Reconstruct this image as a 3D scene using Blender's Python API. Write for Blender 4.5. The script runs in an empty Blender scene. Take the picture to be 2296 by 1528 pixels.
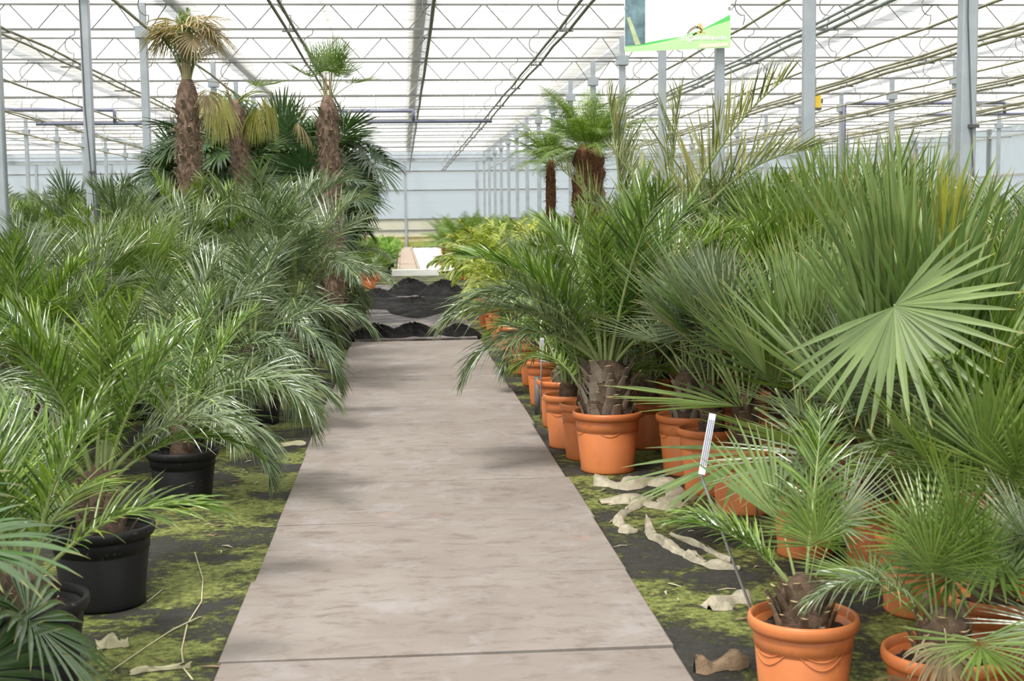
import bpy, math, random
import numpy as np
from mathutils import Vector, Matrix

# ------------------------------------------------------------------ camera
SC = bpy.context.scene
COL = SC.collection
F, CX, CY, H = 3000.0, 1148.0, 764.0, 1.55
YAW, PITCH, ROLL = math.atan(242 / F), math.atan(278 / F), 0.012
FW = np.array([math.sin(YAW) * math.cos(PITCH), math.cos(YAW) * math.cos(PITCH), -math.sin(PITCH)])
R0 = np.array([math.cos(YAW), -math.sin(YAW), 0.0])
U0 = np.cross(R0, FW)
RT = R0 * math.cos(ROLL) - U0 * math.sin(ROLL)
UP = np.cross(RT, FW)
cam = bpy.data.cameras.new('camera')
cam.sensor_width = 36.0
cam.lens = F / 2296 * 36
cam.clip_start, cam.clip_end = 0.05, 400
cam.dof.use_dof = True
cam.dof.focus_distance = 8.2
cam.dof.aperture_fstop = 6.3
camo = bpy.data.objects.new('camera', cam)
COL.objects.link(camo)
camo.matrix_world = Matrix(((RT[0], UP[0], -FW[0], 0), (RT[1], UP[1], -FW[1], 0), (RT[2], UP[2], -FW[2], H), (0, 0, 0, 1)))
SC.camera = camo

# ------------------------------------------------------------------ daylight and exposure
wd = bpy.data.worlds.new('sky')
SC.world = wd
wd.use_nodes = True
wd.node_tree.nodes['Background'].inputs[0].default_value = (0.97, 0.985, 1.0, 1)
wd.node_tree.nodes['Background'].inputs[1].default_value = 0.86
sun = bpy.data.lights.new('sun', 'SUN')
sun.energy, sun.angle, sun.color = 8.0, math.radians(15), (1.0, 0.96, 0.9)
suno = bpy.data.objects.new('sun', sun)
COL.objects.link(suno)
suno.rotation_euler = (math.radians(22), math.radians(-16), 0)
vs = SC.view_settings
vs.view_transform, vs.look, vs.gamma, vs.use_curve_mapping = 'Standard', 'None', 1.0, False
vs.exposure = 0.06


def ray(x, y):
    return FW + RT * (x - CX) / F - UP * (y - CY) / F


def gz(x, y, z=0.0):
    d = ray(x, y)
    t = (z - H) / d[2]
    return Vector((d[0] * t, d[1] * t, z))


def gy(x, y, Y):
    d = ray(x, y)
    t = Y / d[1]
    return Vector((d[0] * t, Y, H + d[2] * t))


# ------------------------------------------------------------------ materials
MATS = {}


def nmat(name):
    m = bpy.data.materials.new(name)
    m.use_nodes = True
    nt = m.node_tree
    MATS[name] = m
    return m, nt, nt.nodes, nt.links, nt.nodes['Principled BSDF']


def c4(c):
    return (c[0], c[1], c[2], 1.0)


def noise(N, L, scale, detail=4, rough=0.55, vec=None, dist=0.0):
    n = N.new('ShaderNodeTexNoise')
    n.inputs['Scale'].default_value = scale
    n.inputs['Detail'].default_value = detail
    n.inputs['Roughness'].default_value = rough
    n.inputs['Distortion'].default_value = dist
    if vec is not None:
        L.new(vec, n.inputs['Vector'])
    return n.outputs['Fac']


def ramp(N, L, fac, stops):
    r = N.new('ShaderNodeValToRGB')
    el = r.color_ramp.elements
    while len(el) < len(stops):
        el.new(0.5)
    for e, (p, c) in zip(el, stops):
        e.position = p
        e.color = c4(c) if not isinstance(c, (int, float)) else (c, c, c, 1)
    L.new(fac, r.inputs[0])
    return r.outputs[0]


def mixc(N, L, fac, a, b, mode='MIX'):
    m = N.new('ShaderNodeMix')
    m.data_type = 'RGBA'
    m.blend_type = mode
    for s, v in ((m.inputs[0], fac), (m.inputs[6], a), (m.inputs[7], b)):
        if hasattr(v, 'is_linked'):
            L.new(v, s)
        elif isinstance(v, (int, float)):
            s.default_value = v
        else:
            s.default_value = c4(v)
    return m.outputs[2]


def bump(N, L, h, strength, dist, P):
    b = N.new('ShaderNodeBump')
    b.inputs['Strength'].default_value = strength
    b.inputs['Distance'].default_value = dist
    L.new(h, b.inputs['Height'])
    L.new(b.outputs[0], P.inputs['Normal'])


def coords(N, kind='Object', scale=None, L=None):
    t = N.new('ShaderNodeTexCoord')
    o = t.outputs[kind]
    if scale:
        m = N.new('ShaderNodeMapping')
        m.inputs['Scale'].default_value = scale
        L.new(o, m.inputs[0])
        o = m.outputs[0]
    return o


def worldpos(N, L, scale=None):
    g = N.new('ShaderNodeNewGeometry')
    o = g.outputs['Position']
    if scale:
        m = N.new('ShaderNodeMapping')
        m.inputs['Scale'].default_value = scale
        L.new(o, m.inputs[0])
        o = m.outputs[0]
    return o


def simple(name, col, rough=0.5, metal=0.0, var=0.15, scale=6.0, bmp=0.0, spec=0.5):
    m, nt, N, L, P = nmat(name)
    n = noise(N, L, scale, 5, 0.6, coords(N))
    d = tuple(x * (1 - var) for x in col)
    e = tuple(min(1, x * (1 + var)) for x in col)
    L.new(ramp(N, L, n, [(0.3, d), (0.7, e)]), P.inputs['Base Color'])
    P.inputs['Roughness'].default_value = rough
    P.inputs['Metallic'].default_value = metal
    P.inputs['Specular IOR Level'].default_value = spec
    if bmp:
        bump(N, L, noise(N, L, scale * 4, 4, 0.6, coords(N)), bmp, 0.01, P)
    return m


def leafmat(name, ca, cb, tip, rough=0.38, trans=0.3, tipstart=0.86, spec=0.5):
    """ca..cb: spread of colour from frond to frond; tip: colour of the leaflet ends."""
    m, nt, N, L, P = nmat(name)
    oi = N.new('ShaderNodeObjectInfo')
    at = N.new('ShaderNodeAttribute')
    at.attribute_name = 'tip'
    base = ramp(N, L, oi.outputs['Random'], [(0.0, ca), (1.0, cb)])
    n = noise(N, L, 9.0, 3, 0.6, coords(N))
    base = mixc(N, L, ramp(N, L, n, [(0.3, 0.0), (0.75, 0.55)]), base, tuple(x * 1.35 for x in cb))
    ar = N.new('ShaderNodeAttribute')
    ar.attribute_name = 'rnd'
    base = mixc(N, L, 1.0, base, ramp(N, L, ar.outputs['Fac'], [(0.0, (0.42, 0.46, 0.38)), (0.5, (0.92, 0.93, 0.90)), (0.93, (1.65, 1.55, 1.65)), (0.97, (1.7, 1.45, 0.9))]), 'MULTIPLY')
    tf = ramp(N, L, at.outputs['Fac'], [(tipstart, 0.0), (1.0, 0.9)])
    col = mixc(N, L, tf, base, tip)
    L.new(col, P.inputs['Base Color'])
    P.inputs['Roughness'].default_value = rough
    P.inputs['Specular IOR Level'].default_value = spec
    tr = N.new('ShaderNodeBsdfTranslucent')
    L.new(mixc(N, L, 1.0, col, (1.25, 1.35, 0.55), 'MULTIPLY'), tr.inputs[0])
    mx = N.new('ShaderNodeMixShader')
    mx.inputs[0].default_value = trans
    L.new(P.outputs[0], mx.inputs[1])
    L.new(tr.outputs[0], mx.inputs[2])
    L.new(mx.outputs[0], N['Material Output'].inputs[0])
    return m


leafmat('butia', (0.058, 0.112, 0.044), (0.185, 0.245, 0.132), (0.38, 0.34, 0.16), 0.24, 0.2, spec=1.0)
leafmat('feather_green', (0.044, 0.115, 0.014), (0.170, 0.265, 0.045), (0.40, 0.32, 0.08), 0.24, 0.25, spec=1.0)
leafmat('fan_dark', (0.020, 0.060, 0.017), (0.058, 0.120, 0.034), (0.34, 0.27, 0.09), 0.28, 0.12, spec=0.8)
leafmat('fan_mid', (0.070, 0.145, 0.025), (0.185, 0.265, 0.060), (0.48, 0.36, 0.12), 0.32, 0.22, 0.9, spec=0.7)
leafmat('fan_stiff', (0.068, 0.135, 0.030), (0.185, 0.265, 0.085), (0.48, 0.36, 0.12), 0.34, 0.2, 0.9, spec=0.7)
leafmat('fan_grey', (0.095, 0.145, 0.075), (0.205, 0.255, 0.145), (0.45, 0.36, 0.18), 0.28, 0.14, spec=1.0)
leafmat('fan_gold', (0.30, 0.31, 0.035), (0.38, 0.40, 0.05), (0.5, 0.38, 0.1), 0.4, 0.3)
leafmat('fern', (0.085, 0.165, 0.028), (0.19, 0.28, 0.06), (0.3, 0.3, 0.1), 0.5, 0.3)
leafmat('lime', (0.19, 0.29, 0.045), (0.38, 0.42, 0.10), (0.55, 0.47, 0.12), 0.42, 0.3)
leafmat('bright', (0.11, 0.26, 0.04), (0.22, 0.38, 0.08), (0.3, 0.4, 0.1), 0.38, 0.3)
leafmat('dry', (0.30, 0.23, 0.14), (0.45, 0.36, 0.23), (0.42, 0.32, 0.20), 0.7, 0.2)
leafmat('yellowing', (0.25, 0.27, 0.06), (0.44, 0.41, 0.15), (0.46, 0.36, 0.16), 0.45, 0.25)
leafmat('sparse', (0.16, 0.20, 0.08), (0.27, 0.28, 0.13), (0.38, 0.34, 0.18), 0.4, 0.2)
simple('petiole', (0.26, 0.33, 0.12), 0.4, 0, 0.25, 5)
simple('dry_stalk', (0.42, 0.33, 0.2), 0.7, 0, 0.25, 9)
simple('boot', (0.24, 0.175, 0.115), 0.85, 0, 0.5, 14, 0.5)
simple('boot_cut', (0.42, 0.32, 0.16), 0.8, 0, 0.3, 14, 0.3)
simple('boot_grey', (0.36, 0.30, 0.24), 0.85, 0, 0.5, 16, 0.5)
simple('trunk', (0.115, 0.075, 0.05), 0.95, 0, 0.6, 22, 0.9)
simple('fibre', (0.19, 0.130, 0.095), 0.95, 0, 0.5, 20, 0.6)
simple('fern_trunk', (0.17, 0.075, 0.035), 0.95, 0, 0.6, 24, 1.0)
simple('soil', (0.045, 0.032, 0.024), 0.95, 0, 0.6, 30, 1.0)
simple('galvanised', (0.40, 0.44, 0.485), 0.45, 0.3, 0.14, 3.0)
simple('steel_pale', (0.50, 0.50, 0.47), 0.5, 0.3, 0.15, 2.0)
simple('steel_dark', (0.23, 0.23, 0.225), 0.5, 0.3, 0.2, 2.0)
simple('pipe_olive', (0.36, 0.34, 0.24), 0.5, 0.2, 0.3, 2.0)
simple('pipe_blue', (0.20, 0.21, 0.30), 0.45, 0.2, 0.12, 2.0)
simple('cable', (0.10, 0.10, 0.10), 0.6)
simple('algae', (0.34, 0.36, 0.09), 0.8, 0, 0.4, 3.0)
simple('ochre', (0.62, 0.54, 0.28), 0.7, 0, 0.3, 2.0)
simple('stake', (0.42, 0.44, 0.46), 0.35, 0.6, 0.1, 8)
simple('tag_white', (0.82, 0.83, 0.88), 0.4, 0, 0.04, 8)
simple('tag_line', (0.16, 0.17, 0.3), 0.5, 0, 0.1, 8)
simple('yellow_paint', (0.75, 0.52, 0.05), 0.5, 0, 0.1, 5)
simple('wood', (0.42, 0.33, 0.27), 0.8, 0, 0.2, 9, 0.3)
simple('white_fabric', (0.78, 0.78, 0.78), 0.8, 0, 0.12, 2.0, 0.4)
simple('root', (0.40, 0.36, 0.27), 0.9, 0, 0.3, 24, 0.5)
simple('straw', (0.50, 0.46, 0.30), 0.8, 0, 0.25, 12)
simple('bark_bit', (0.27, 0.19, 0.12), 0.9, 0, 0.4, 24, 0.5)
simple('banner_white', (0.90, 0.90, 0.90), 0.6, 0, 0.01, 2)
simple('banner_green', (0.12, 0.66, 0.16), 0.6, 0, 0.05, 3)
simple('banner_pale', (0.56, 0.88, 0.44), 0.6, 0, 0.06, 3)
simple('banner_photo', (0.16, 0.26, 0.30), 0.6, 0, 0.6, 5)
simple('banner_stem', (0.58, 0.66, 0.40), 0.6, 0, 0.2, 9)
simple('print_white', (0.95, 0.96, 0.97), 0.6, 0, 0.01, 2)
simple('print_pale', (0.76, 0.93, 0.70), 0.6, 0, 0.02, 2)
simple('print_orange', (0.93, 0.60, 0.22), 0.6, 0, 0.1, 5)
simple('print_brown', (0.33, 0.28, 0.22), 0.6, 0, 0.1, 5)
simple('print_peach', (0.95, 0.80, 0.66), 0.6, 0, 0.05, 5)


def mk_pot(name, ca, cb, rough):
    m, nt, N, L, P = nmat(name)
    oi = N.new('ShaderNodeObjectInfo')
    base = ramp(N, L, oi.outputs['Random'], [(0, ca), (1, cb)])
    n = noise(N, L, 7, 6, 0.65, coords(N))
    col = mixc(N, L, ramp(N, L, n, [(0.45, 0.0), (0.8, 0.4)]), base, tuple(x * 0.62 for x in ca))
    n2 = noise(N, L, 40, 3, 0.6, coords(N))
    col = mixc(N, L, ramp(N, L, n2, [(0.66, 0.0), (0.74, 0.35)]), col, (0.25, 0.2, 0.15))
    L.new(col, P.inputs['Base Color'])
    P.inputs['Roughness'].default_value = rough
    P.inputs['Specular IOR Level'].default_value = 0.4 if ca[0] > .1 else 0.2


mk_pot('terracotta', (0.60, 0.175, 0.055), (0.70, 0.24, 0.085), 0.4)
mk_pot('black_pot', (0.010, 0.010, 0.011), (0.016, 0.016, 0.017), 0.5)


def mk_concrete():
    m, nt, N, L, P = nmat('concrete')
    w = worldpos(N, L)
    oi = N.new('ShaderNodeObjectInfo')
    base = ramp(N, L, oi.outputs['Random'], [(0, (0.262, 0.228, 0.206)), (1, (0.305, 0.27, 0.248))])
    big = noise(N, L, 1.6, 5, 0.65, w)
    col = mixc(N, L, ramp(N, L, big, [(0.35, 0.0), (0.7, 0.65)]), base, (0.20, 0.165, 0.142))
    ws = worldpos(N, L, (1.0, 2.2, 1.0))
    smear = noise(N, L, 5.5, 8, 0.72, ws, 0.6)
    col = mixc(N, L, ramp(N, L, smear, [(0.50, 0.0), (0.72, 0.85)]), col, (0.145, 0.115, 0.095))
    fine = noise(N, L, 42, 6, 0.8, ws, 1.4)
    col = mixc(N, L, ramp(N, L, fine, [(0.58, 0.0), (0.72, 0.55)]), col, (0.22, 0.18, 0.15))
    lite = noise(N, L, 3.0, 6, 0.7, w, 0.5)
    col = mixc(N, L, ramp(N, L, lite, [(0.54, 0.0), (0.68, 0.55)]), col, (0.35, 0.325, 0.33))
    red = noise(N, L, 2.3, 3, 0.5, worldpos(N, L, (1.3, 1.0, 1.0)))
    col = mixc(N, L, ramp(N, L, red, [(0.69, 0.0), (0.75, 0.35)]), col, (0.45, 0.24, 0.2))
    L.new(col, P.inputs['Base Color'])
    P.inputs['Roughness'].default_value = 0.8
    P.inputs['Specular IOR Level'].default_value = 0.3
    bump(N, L, fine, 0.25, 0.004, P)


mk_concrete()


def mk_floor():
    m, nt, N, L, P = nmat('mossy_groundcloth')
    w = worldpos(N, L)
    dark = ramp(N, L, noise(N, L, 14, 8, 0.75, w), [(0.3, (0.016, 0.016, 0.015)), (0.6, (0.045, 0.042, 0.036)), (0.8, (0.15, 0.13, 0.10))])
    patch = noise(N, L, 1.7, 6, 0.68, w, 0.4)
    det = noise(N, L, 22, 6, 0.75, w)
    s = N.new('ShaderNodeMath')
    s.operation = 'MULTIPLY_ADD'
    L.new(det, s.inputs[0])
    s.inputs[1].default_value = 0.38
    L.new(patch, s.inputs[2])
    fac = ramp(N, L, s.outputs[0], [(0.65, 0.0), (0.73, 1.0)])
    # the orange-pot side is mossier
    sx = N.new('ShaderNodeSeparateXYZ')
    L.new(w, sx.inputs[0])
    mo = ramp(N, L, noise(N, L, 30, 5, 0.7, w), [(0.32, (0.035, 0.045, 0.010)), (0.5, (0.19, 0.22, 0.045)), (0.7, (0.38, 0.40, 0.125))])
    col = mixc(N, L, fac, dark, mo)
    deb = noise(N, L, 60, 4, 0.7, w, 2.0)
    col = mixc(N, L, ramp(N, L, deb, [(0.65, 0.0), (0.70, 0.8)]), col, (0.36, 0.31, 0.22))
    L.new(col, P.inputs['Base Color'])
    P.inputs['Roughness'].default_value = 0.8
    a = N.new('ShaderNodeMath')
    a.operation = 'ADD'
    L.new(fac, a.inputs[0])
    L.new(det, a.inputs[1])
    bump(N, L, a.outputs[0], 0.8, 0.03, P)


mk_floor()


def mk_mud():
    m, nt, N, L, P = nmat('black_soil')
    w = worldpos(N, L)
    n = noise(N, L, 9, 8, 0.75, w)
    L.new(ramp(N, L, n, [(0.3, (0.004, 0.004, 0.004)), (0.6, (0.014, 0.012, 0.012)), (0.85, (0.06, 0.05, 0.05))]), P.inputs['Base Color'])
    L.new(ramp(N, L, noise(N, L, 3, 3, 0.5, w), [(0.3, 0.55), (0.7, 0.95)]), P.inputs['Roughness'])
    P.inputs['Specular IOR Level'].default_value = 0.2
    bump(N, L, noise(N, L, 25, 8, 0.8, w), 1.0, 0.05, P)
    m, nt, N, L, P = nmat('dirty_concrete')
    w = worldpos(N, L)
    n = noise(N, L, 2.2, 7, 0.7, w, 0.5)
    L.new(ramp(N, L, n, [(0.40, (0.025, 0.02, 0.02)), (0.52, (0.14, 0.11, 0.105)), (0.68, (0.42, 0.37, 0.34))]), P.inputs['Base Color'])
    P.inputs['Roughness'].default_value = 0.6


mk_mud()


def sheer(name, col, tfac, dfac, stripes=False, warm=0.94):
    """thin light-diffusing sheet: part of the light passes straight, the rest is scattered"""
    m, nt, N, L, P = nmat(name)
    N.remove(P)
    t = N.new('ShaderNodeBsdfTransparent')
    tl = N.new('ShaderNodeBsdfTranslucent')
    df = N.new('ShaderNodeBsdfDiffuse')
    col2 = tuple(x * 0.93 for x in col)
    w = worldpos(N, L, (0.02, 1.6, 1))
    n = noise(N, L, 2.2, 6, 0.7, w)
    cc = ramp(N, L, n, [(0.35, (col2[0], col2[1], col2[2] * warm)), (0.6, col)])
    L.new(cc, tl.inputs[0])
    L.new(cc, df.inputs[0])
    m1 = N.new('ShaderNodeMixShader')
    m1.inputs[0].default_value = dfac
    L.new(tl.outputs[0], m1.inputs[1])
    L.new(df.outputs[0], m1.inputs[2])
    m2 = N.new('ShaderNodeMixShader')
    if stripes:
        L.new(ramp(N, L, n, [(0.3, 1 - tfac + 0.12), (0.7, 1 - tfac - 0.08)]), m2.inputs[0])
    else:
        m2.inputs[0].default_value = 1 - tfac
    L.new(t.outputs[0], m2.inputs[1])
    L.new(m1.outputs[0], m2.inputs[2])
    L.new(m2.outputs[0], N['Material Output'].inputs[0])


sheer('screen_cloth', (0.97, 0.965, 0.97), 0.58, 0.25, True)
sheer('roof_glass', (0.9, 0.95, 0.97), 0.88, 0.3)
sheer('wall_sheet', (0.78, 0.89, 1.0), 0.55, 0.2, False, 1.0)
sheer('wall_sheet_low', (0.90, 0.88, 0.80), 0.10, 0.5)

# ------------------------------------------------------------------ mesh helpers


class MB:
    def __init__(self):
        self.v, self.f, self.m, self.t, self.r = [], [], [], [], []

    def add(self, vs, fs, mi=0, tips=None, rv=0.5):
        o = len(self.v)
        self.v += [tuple(x) for x in vs]
        self.f += [tuple(i + o for i in f) for f in fs]
        self.m += [mi] * len(fs)
        self.t += tips if tips else [0.0] * len(vs)
        self.r += [rv] * len(vs)

    def box(self, x0, x1, y0, y1, z0, z1, mi=0):
        vs = [(x, y, z) for z in (z0, z1) for x, y in ((x0, y0), (x1, y0), (x1, y1), (x0, y1))]
        self.add(vs, [(0, 3, 2, 1), (4, 5, 6, 7), (0, 1, 5, 4), (1, 2, 6, 5), (2, 3, 7, 6), (3, 0, 4, 7)], mi)

    def tube(self, pts, rad, n=6, mi=0, cap=True):
        pts = [Vector(p) for p in pts]
        rs = rad if isinstance(rad, (list, tuple)) else [rad] * len(pts)
        ref = None
        vs = []
        for i, p in enumerate(pts):
            d = (pts[min(i + 1, len(pts) - 1)] - pts[max(i - 1, 0)]).normalized()
            if ref is None:
                ref = Vector((0, 0, 1)) if abs(d.z) < 0.9 else Vector((1, 0, 0))
            a = (ref - d * ref.dot(d))
            a = a.normalized() if a.length > 1e-6 else d.orthogonal().normalized()
            ref = a
            b = d.cross(a)
            for k in range(n):
                t = 2 * math.pi * k / n
                vs.append(p + (a * math.cos(t) + b * math.sin(t)) * rs[i])
        fs = []
        for i in range(len(pts) - 1):
            for k in range(n):
                k2 = (k + 1) % n
                fs.append((i * n + k, i * n + k2, (i + 1) * n + k2, (i + 1) * n + k))
        if cap:
            fs.append(tuple(range(n - 1, -1, -1)))
            fs.append(tuple((len(pts) - 1) * n + k for k in range(n)))
        self.add(vs, fs, mi)

    def lathe(self, prof, n=32, mi=0):
        vs = [(r * math.cos(2 * math.pi * k / n), r * math.sin(2 * math.pi * k / n), z) for r, z in prof for k in range(n)]
        fs = []
        for i in range(len(prof) - 1):
            for k in range(n):
                k2 = (k + 1) % n
                fs.append((i * n + k, i * n + k2, (i + 1) * n + k2, (i + 1) * n + k))
        self.add(vs, fs, mi)

    def mesh(self, name, mats, smooth=False, tips=False):
        me = bpy.data.meshes.new(name)
        me.from_pydata(self.v, [], self.f)
        for m in (mats if isinstance(mats, (list, tuple)) else [mats]):
            me.materials.append(MATS[m])
        if any(self.m):
            me.polygons.foreach_set('material_index', self.m)
        if smooth:
            me.polygons.foreach_set('use_smooth', [True] * len(self.f))
        if tips:
            a = me.attributes.new('tip', 'FLOAT', 'POINT')
            a.data.foreach_set('value', self.t)
            a = me.attributes.new('rnd', 'FLOAT', 'POINT')
            a.data.foreach_set('value', self.r)
        me.update()
        return me


def link(name, me, parent=None, loc=None, rot=None, scale=None):
    o = bpy.data.objects.new(name, me)
    COL.objects.link(o)
    if parent:
        o.parent = parent
    if loc is not None:
        o.location = loc
    if rot is not None:
        o.rotation_euler = rot
    if scale is not None:
        o.scale = scale if not isinstance(scale, (int, float)) else (scale,) * 3
    return o


def thing(name, label, cat, loc=(0, 0, 0), group=None, me=None, rz=0.0):
    o = link(name, me, None, loc, (0, 0, rz))
    o['label'] = label
    o['category'] = cat
    if group:
        o['group'] = group
    return o


def struct(name, me=None, loc=(0, 0, 0)):
    o = link(name, me, None, loc)
    o['kind'] = 'structure'
    return o


# ------------------------------------------------------------------ the setting
XW0, XW1, Y0, YW = -24.9, 25.15, -14.0, 72.6
POSTX = [-20.72, -12.38, -4.04, 4.30, 12.64, 20.98]
ROWS = [4 * (k + 0.5) for k in range(2, 18)]

mb = MB()
mb.box(-70, 70, -40, 120, -0.3, 0.0)
struct('floor', mb.mesh('floor', 'mossy_groundcloth'))

# concrete path: single slabs
rng = random.Random(3)
path = struct('concrete_path')
yy = 2.50
slab_ends = []
while yy < 16.3:
    y2 = min(yy + 1.04, 16.62)
    if 16.62 - y2 < 0.4:
        y2 = 16.62
    mb = MB()
    x0, x1 = -0.66 + rng.uniform(-.012, .012), 0.94 + rng.uniform(-.012, .012)
    g, b = 0.008, 0.006
    z = 0.024 + rng.uniform(-.003, .003)
    sk = rng.uniform(-.012, .012)
    ring = [(x0, yy + g + sk), (x1, yy + g - sk), (x1, y2 - g - sk), (x0, y2 - g + sk)]
    ins = [(x0 + b, yy + g + sk + b), (x1 - b, yy + g - sk + b), (x1 - b, y2 - g - sk - b), (x0 + b, y2 - g + sk - b)]
    vs = [(x, y, 0.0) for x, y in ring] + [(x, y, z - b * .7) for x, y in ring] + [(x, y, z) for x, y in ins]
    fs = [(8, 9, 10, 11)] + [(i, (i + 1) % 4, 4 + (i + 1) % 4, 4 + i) for i in range(4)] + [(4 + i, 4 + (i + 1) % 4, 8 + (i + 1) % 4, 8 + i) for i in range(4)]
    mb.add(vs, fs)
    link('slab', mb.mesh('slab', 'concrete'), path)
    yy = y2
for k in range(9):      # the dirty slabs under the black soil
    mb = MB()
    a = 16.75 + k * 1.55
    mb.box(-0.62, 0.92, a, a + 1.5, 0, 0.035 + 0.004 * (k % 2))
    link('slab', mb.mesh('dirty_slab', 'dirty_concrete'), path)
far = struct('wooden_walkway')
for k in range(22):
    mb = MB()
    a = 36.6 + k * 1.42
    mb.box(-0.12, 0.40, a, a + 1.36, 0, 0.08)
    link('plank', mb.mesh('plank', 'wood'), far)
for x in (-0.16, 0.41):
    mb = MB()
    mb.box(x, x + 0.05, 36.6, 67.8, 0, 0.12)
    link('edge_board', mb.mesh('edge_board', 'wood'), far)

# ceiling: sheer screens under a glazed roof
ceil = struct('ceiling')
YS = [Y0] + [4 * (k + 0.5) for k in range(-3, 18)] + [YW]
for a, b in zip(YS[:-1], YS[1:]):
    mb = MB()
    nx = 2
    g = 0.02
    z = 5.06
    mb.add([(XW0, a + g, z), (XW1, a + g, z), (XW1, (a + b) / 2, z - 0.03), (XW0, (a + b) / 2, z - 0.03), (XW1, b - g, z), (XW0, b - g, z)], [(0, 1, 2, 3), (3, 2, 4, 5)])
    link('screen_panel', mb.mesh('screen_panel', 'screen_cloth'), ceil)
mb = MB()
y = 12.0
while y < YW - .2:
    mb.box(XW0, XW1, y, y + 0.006, 5.012, 5.018)
    y += 1.0
w_ = link('screen_wires', mb.mesh('screen_wires', 'galvanised'), ceil)
w_['kind'] = 'stuff'
GX = [0.36 + 4.17 * k for k in range(-6, 7)]
mb = MB()
prof = [(-0.17, 0.16), (-0.14, 0.0), (0.14, 0.0), (0.17, 0.16)]
for x, z in prof:
    mb.v += [(x, Y0, z), (x, YW, z)]
mb.f = [(0, 2, 3, 1), (2, 4, 5, 3), (4, 6, 7, 5)]
mb.m, mb.t = [0] * 3, [0] * 8
gut = mb.mesh('gutter', 'steel_dark')
mb = MB()
mb.box(-0.03, 0.03, Y0, YW, 0, 0.06)
rid = mb.mesh('ridge', 'steel_pale')
mb = MB()
mb.add([(0, Y0, 0), (2.085, Y0, 0.95), (2.085, YW, 0.95), (0, YW, 0)], [(0, 1, 2, 3)])
gl1 = mb.mesh('roof_glass', 'roof_glass')
mb = MB()
mb.add([(0, Y0, 0), (-2.085, Y0, 0.95), (-2.085, YW, 0.95), (0, YW, 0)], [(0, 3, 2, 1)])
gl2 = mb.mesh('roof_glass', 'roof_glass')
bars = MB()
for gx in GX:
    link('gutter', gut, ceil, (gx, 0, 5.25))
    if gx < 25:
        link('roof_glass', gl1, ceil, (gx, 0, 5.42))
        link('ridge', rid, ceil, (gx + 2.085, 0, 6.38))
    if gx > -24:
        link('roof_glass', gl2, ceil, (gx, 0, 5.42))
    y = 0.0
    while y < YW:
        for s in (1, -1):
            bars.add([(gx, y, 5.40), (gx, y + .035, 5.40), (gx + s * 2.085, y + .035, 6.35), (gx + s * 2.085, y, 6.35)], [(0, 1, 2, 3)])
        y += 1.25
bo = link('glazing_bars', bars.mesh('glazing_bars', 'banner_white'), ceil)
bo['kind'] = 'stuff'

# walls
wb = struct('wall_back')
zr = [0.0, 0.30, 0.62, 0.98, 1.50, 3.02, 4.02, 4.55, 5.4]
zr = [(0.0, 0.26, 'algae'), (0.26, 0.52, 'ochre'), (0.56, 0.86, 'wall_sheet_low'), (0.9, 1.46, 'wall_sheet_low'), (1.5, 3.0, 'wall_sheet'), (3.04, 4.02, 'wall_sheet'), (4.06, 4.56, 'wall_sheet')]
nx = 13
step = (XW1 - XW0) / 12
xs = [0.2 + 3.86 * k for k in range(-7, 8)]
xs[0], xs[-1] = XW0, XW1
for a, b in zip(xs[:-1], xs[1:]):
    for z0, z1, m in zr:
        mb = MB()
        mb.box(a + .05, b - .05, YW, YW + 0.03, z0, z1, 0)
        link('wall_sheet' if m.startswith('wall') else 'kick_board', mb.mesh('wall_piece', m), wb)
for x in xs[1:-1]:
    mb = MB()
    mb.box(x - .06, x + .06, YW - .1, YW + .06, 0, 4.7)
    link('mullion', mb.mesh('mullion', 'galvanised'), wb)
for z in (0.54, 0.88, 1.48, 3.02, 4.04):
    mb = MB()
    mb.box(XW0, XW1, YW - .05, YW + .03, z - .03, z + .03)
    link('rail', mb.mesh('rail', 'steel_dark' if z > 0.6 else 'ochre'), wb)
mb = MB()
mb.box(XW0, XW1, YW - .12, YW + .06, 4.55, 4.75)
link('top_rail', mb.mesh('top_rail', 'galvanised'), wb)
mb = MB()
mb.box(XW0, XW1, YW, YW + .03, 4.75, 6.4)
link('gable_sheet', mb.mesh('gable_sheet', 'wall_sheet'), wb)
for nm, x in (('wall_left', XW0), ('wall_right', XW1)):
    ws = struct(nm)
    yy = Y0
    while yy < YW - 1:
        y2 = min(yy + 4.12, YW)
        for z0, z1, m in ((0.0, 1.2, 'wall_sheet_low'), (1.26, 3.0, 'wall_sheet'), (3.06, 4.6, 'wall_sheet')):
            mb = MB()
            mb.box(x, x + .03, yy + .07, y2 - .07, z0, z1)
            link('wall_sheet', mb.mesh('wall_piece', m), ws)
        mb = MB()
        mb.box(x - .09, x + .09, yy - .07, yy + .07, 0, 5.2)
        link('mullion', mb.mesh('mullion', 'steel_dark'), ws)
        yy = y2
    for z in (1.23, 3.03, 4.65):
        mb = MB()
        mb.box(x - .05, x + .05, Y0, YW, z - .04, z + .04)
        link('rail', mb.mesh('rail', 'steel_pale'), ws)
    mb = MB()
    mb.box(x, x + .03, Y0, YW, 4.7, 5.5)
    link('eave_sheet', mb.mesh('eave_sheet', 'wall_sheet'), ws)
wf = struct('wall_front')
mb = MB()
mb.box(XW0, XW1, Y0 - .03, Y0, 0, 6.4)
link('wall_sheet', mb.mesh('wall_sheet', 'wall_sheet'), wf)

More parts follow.
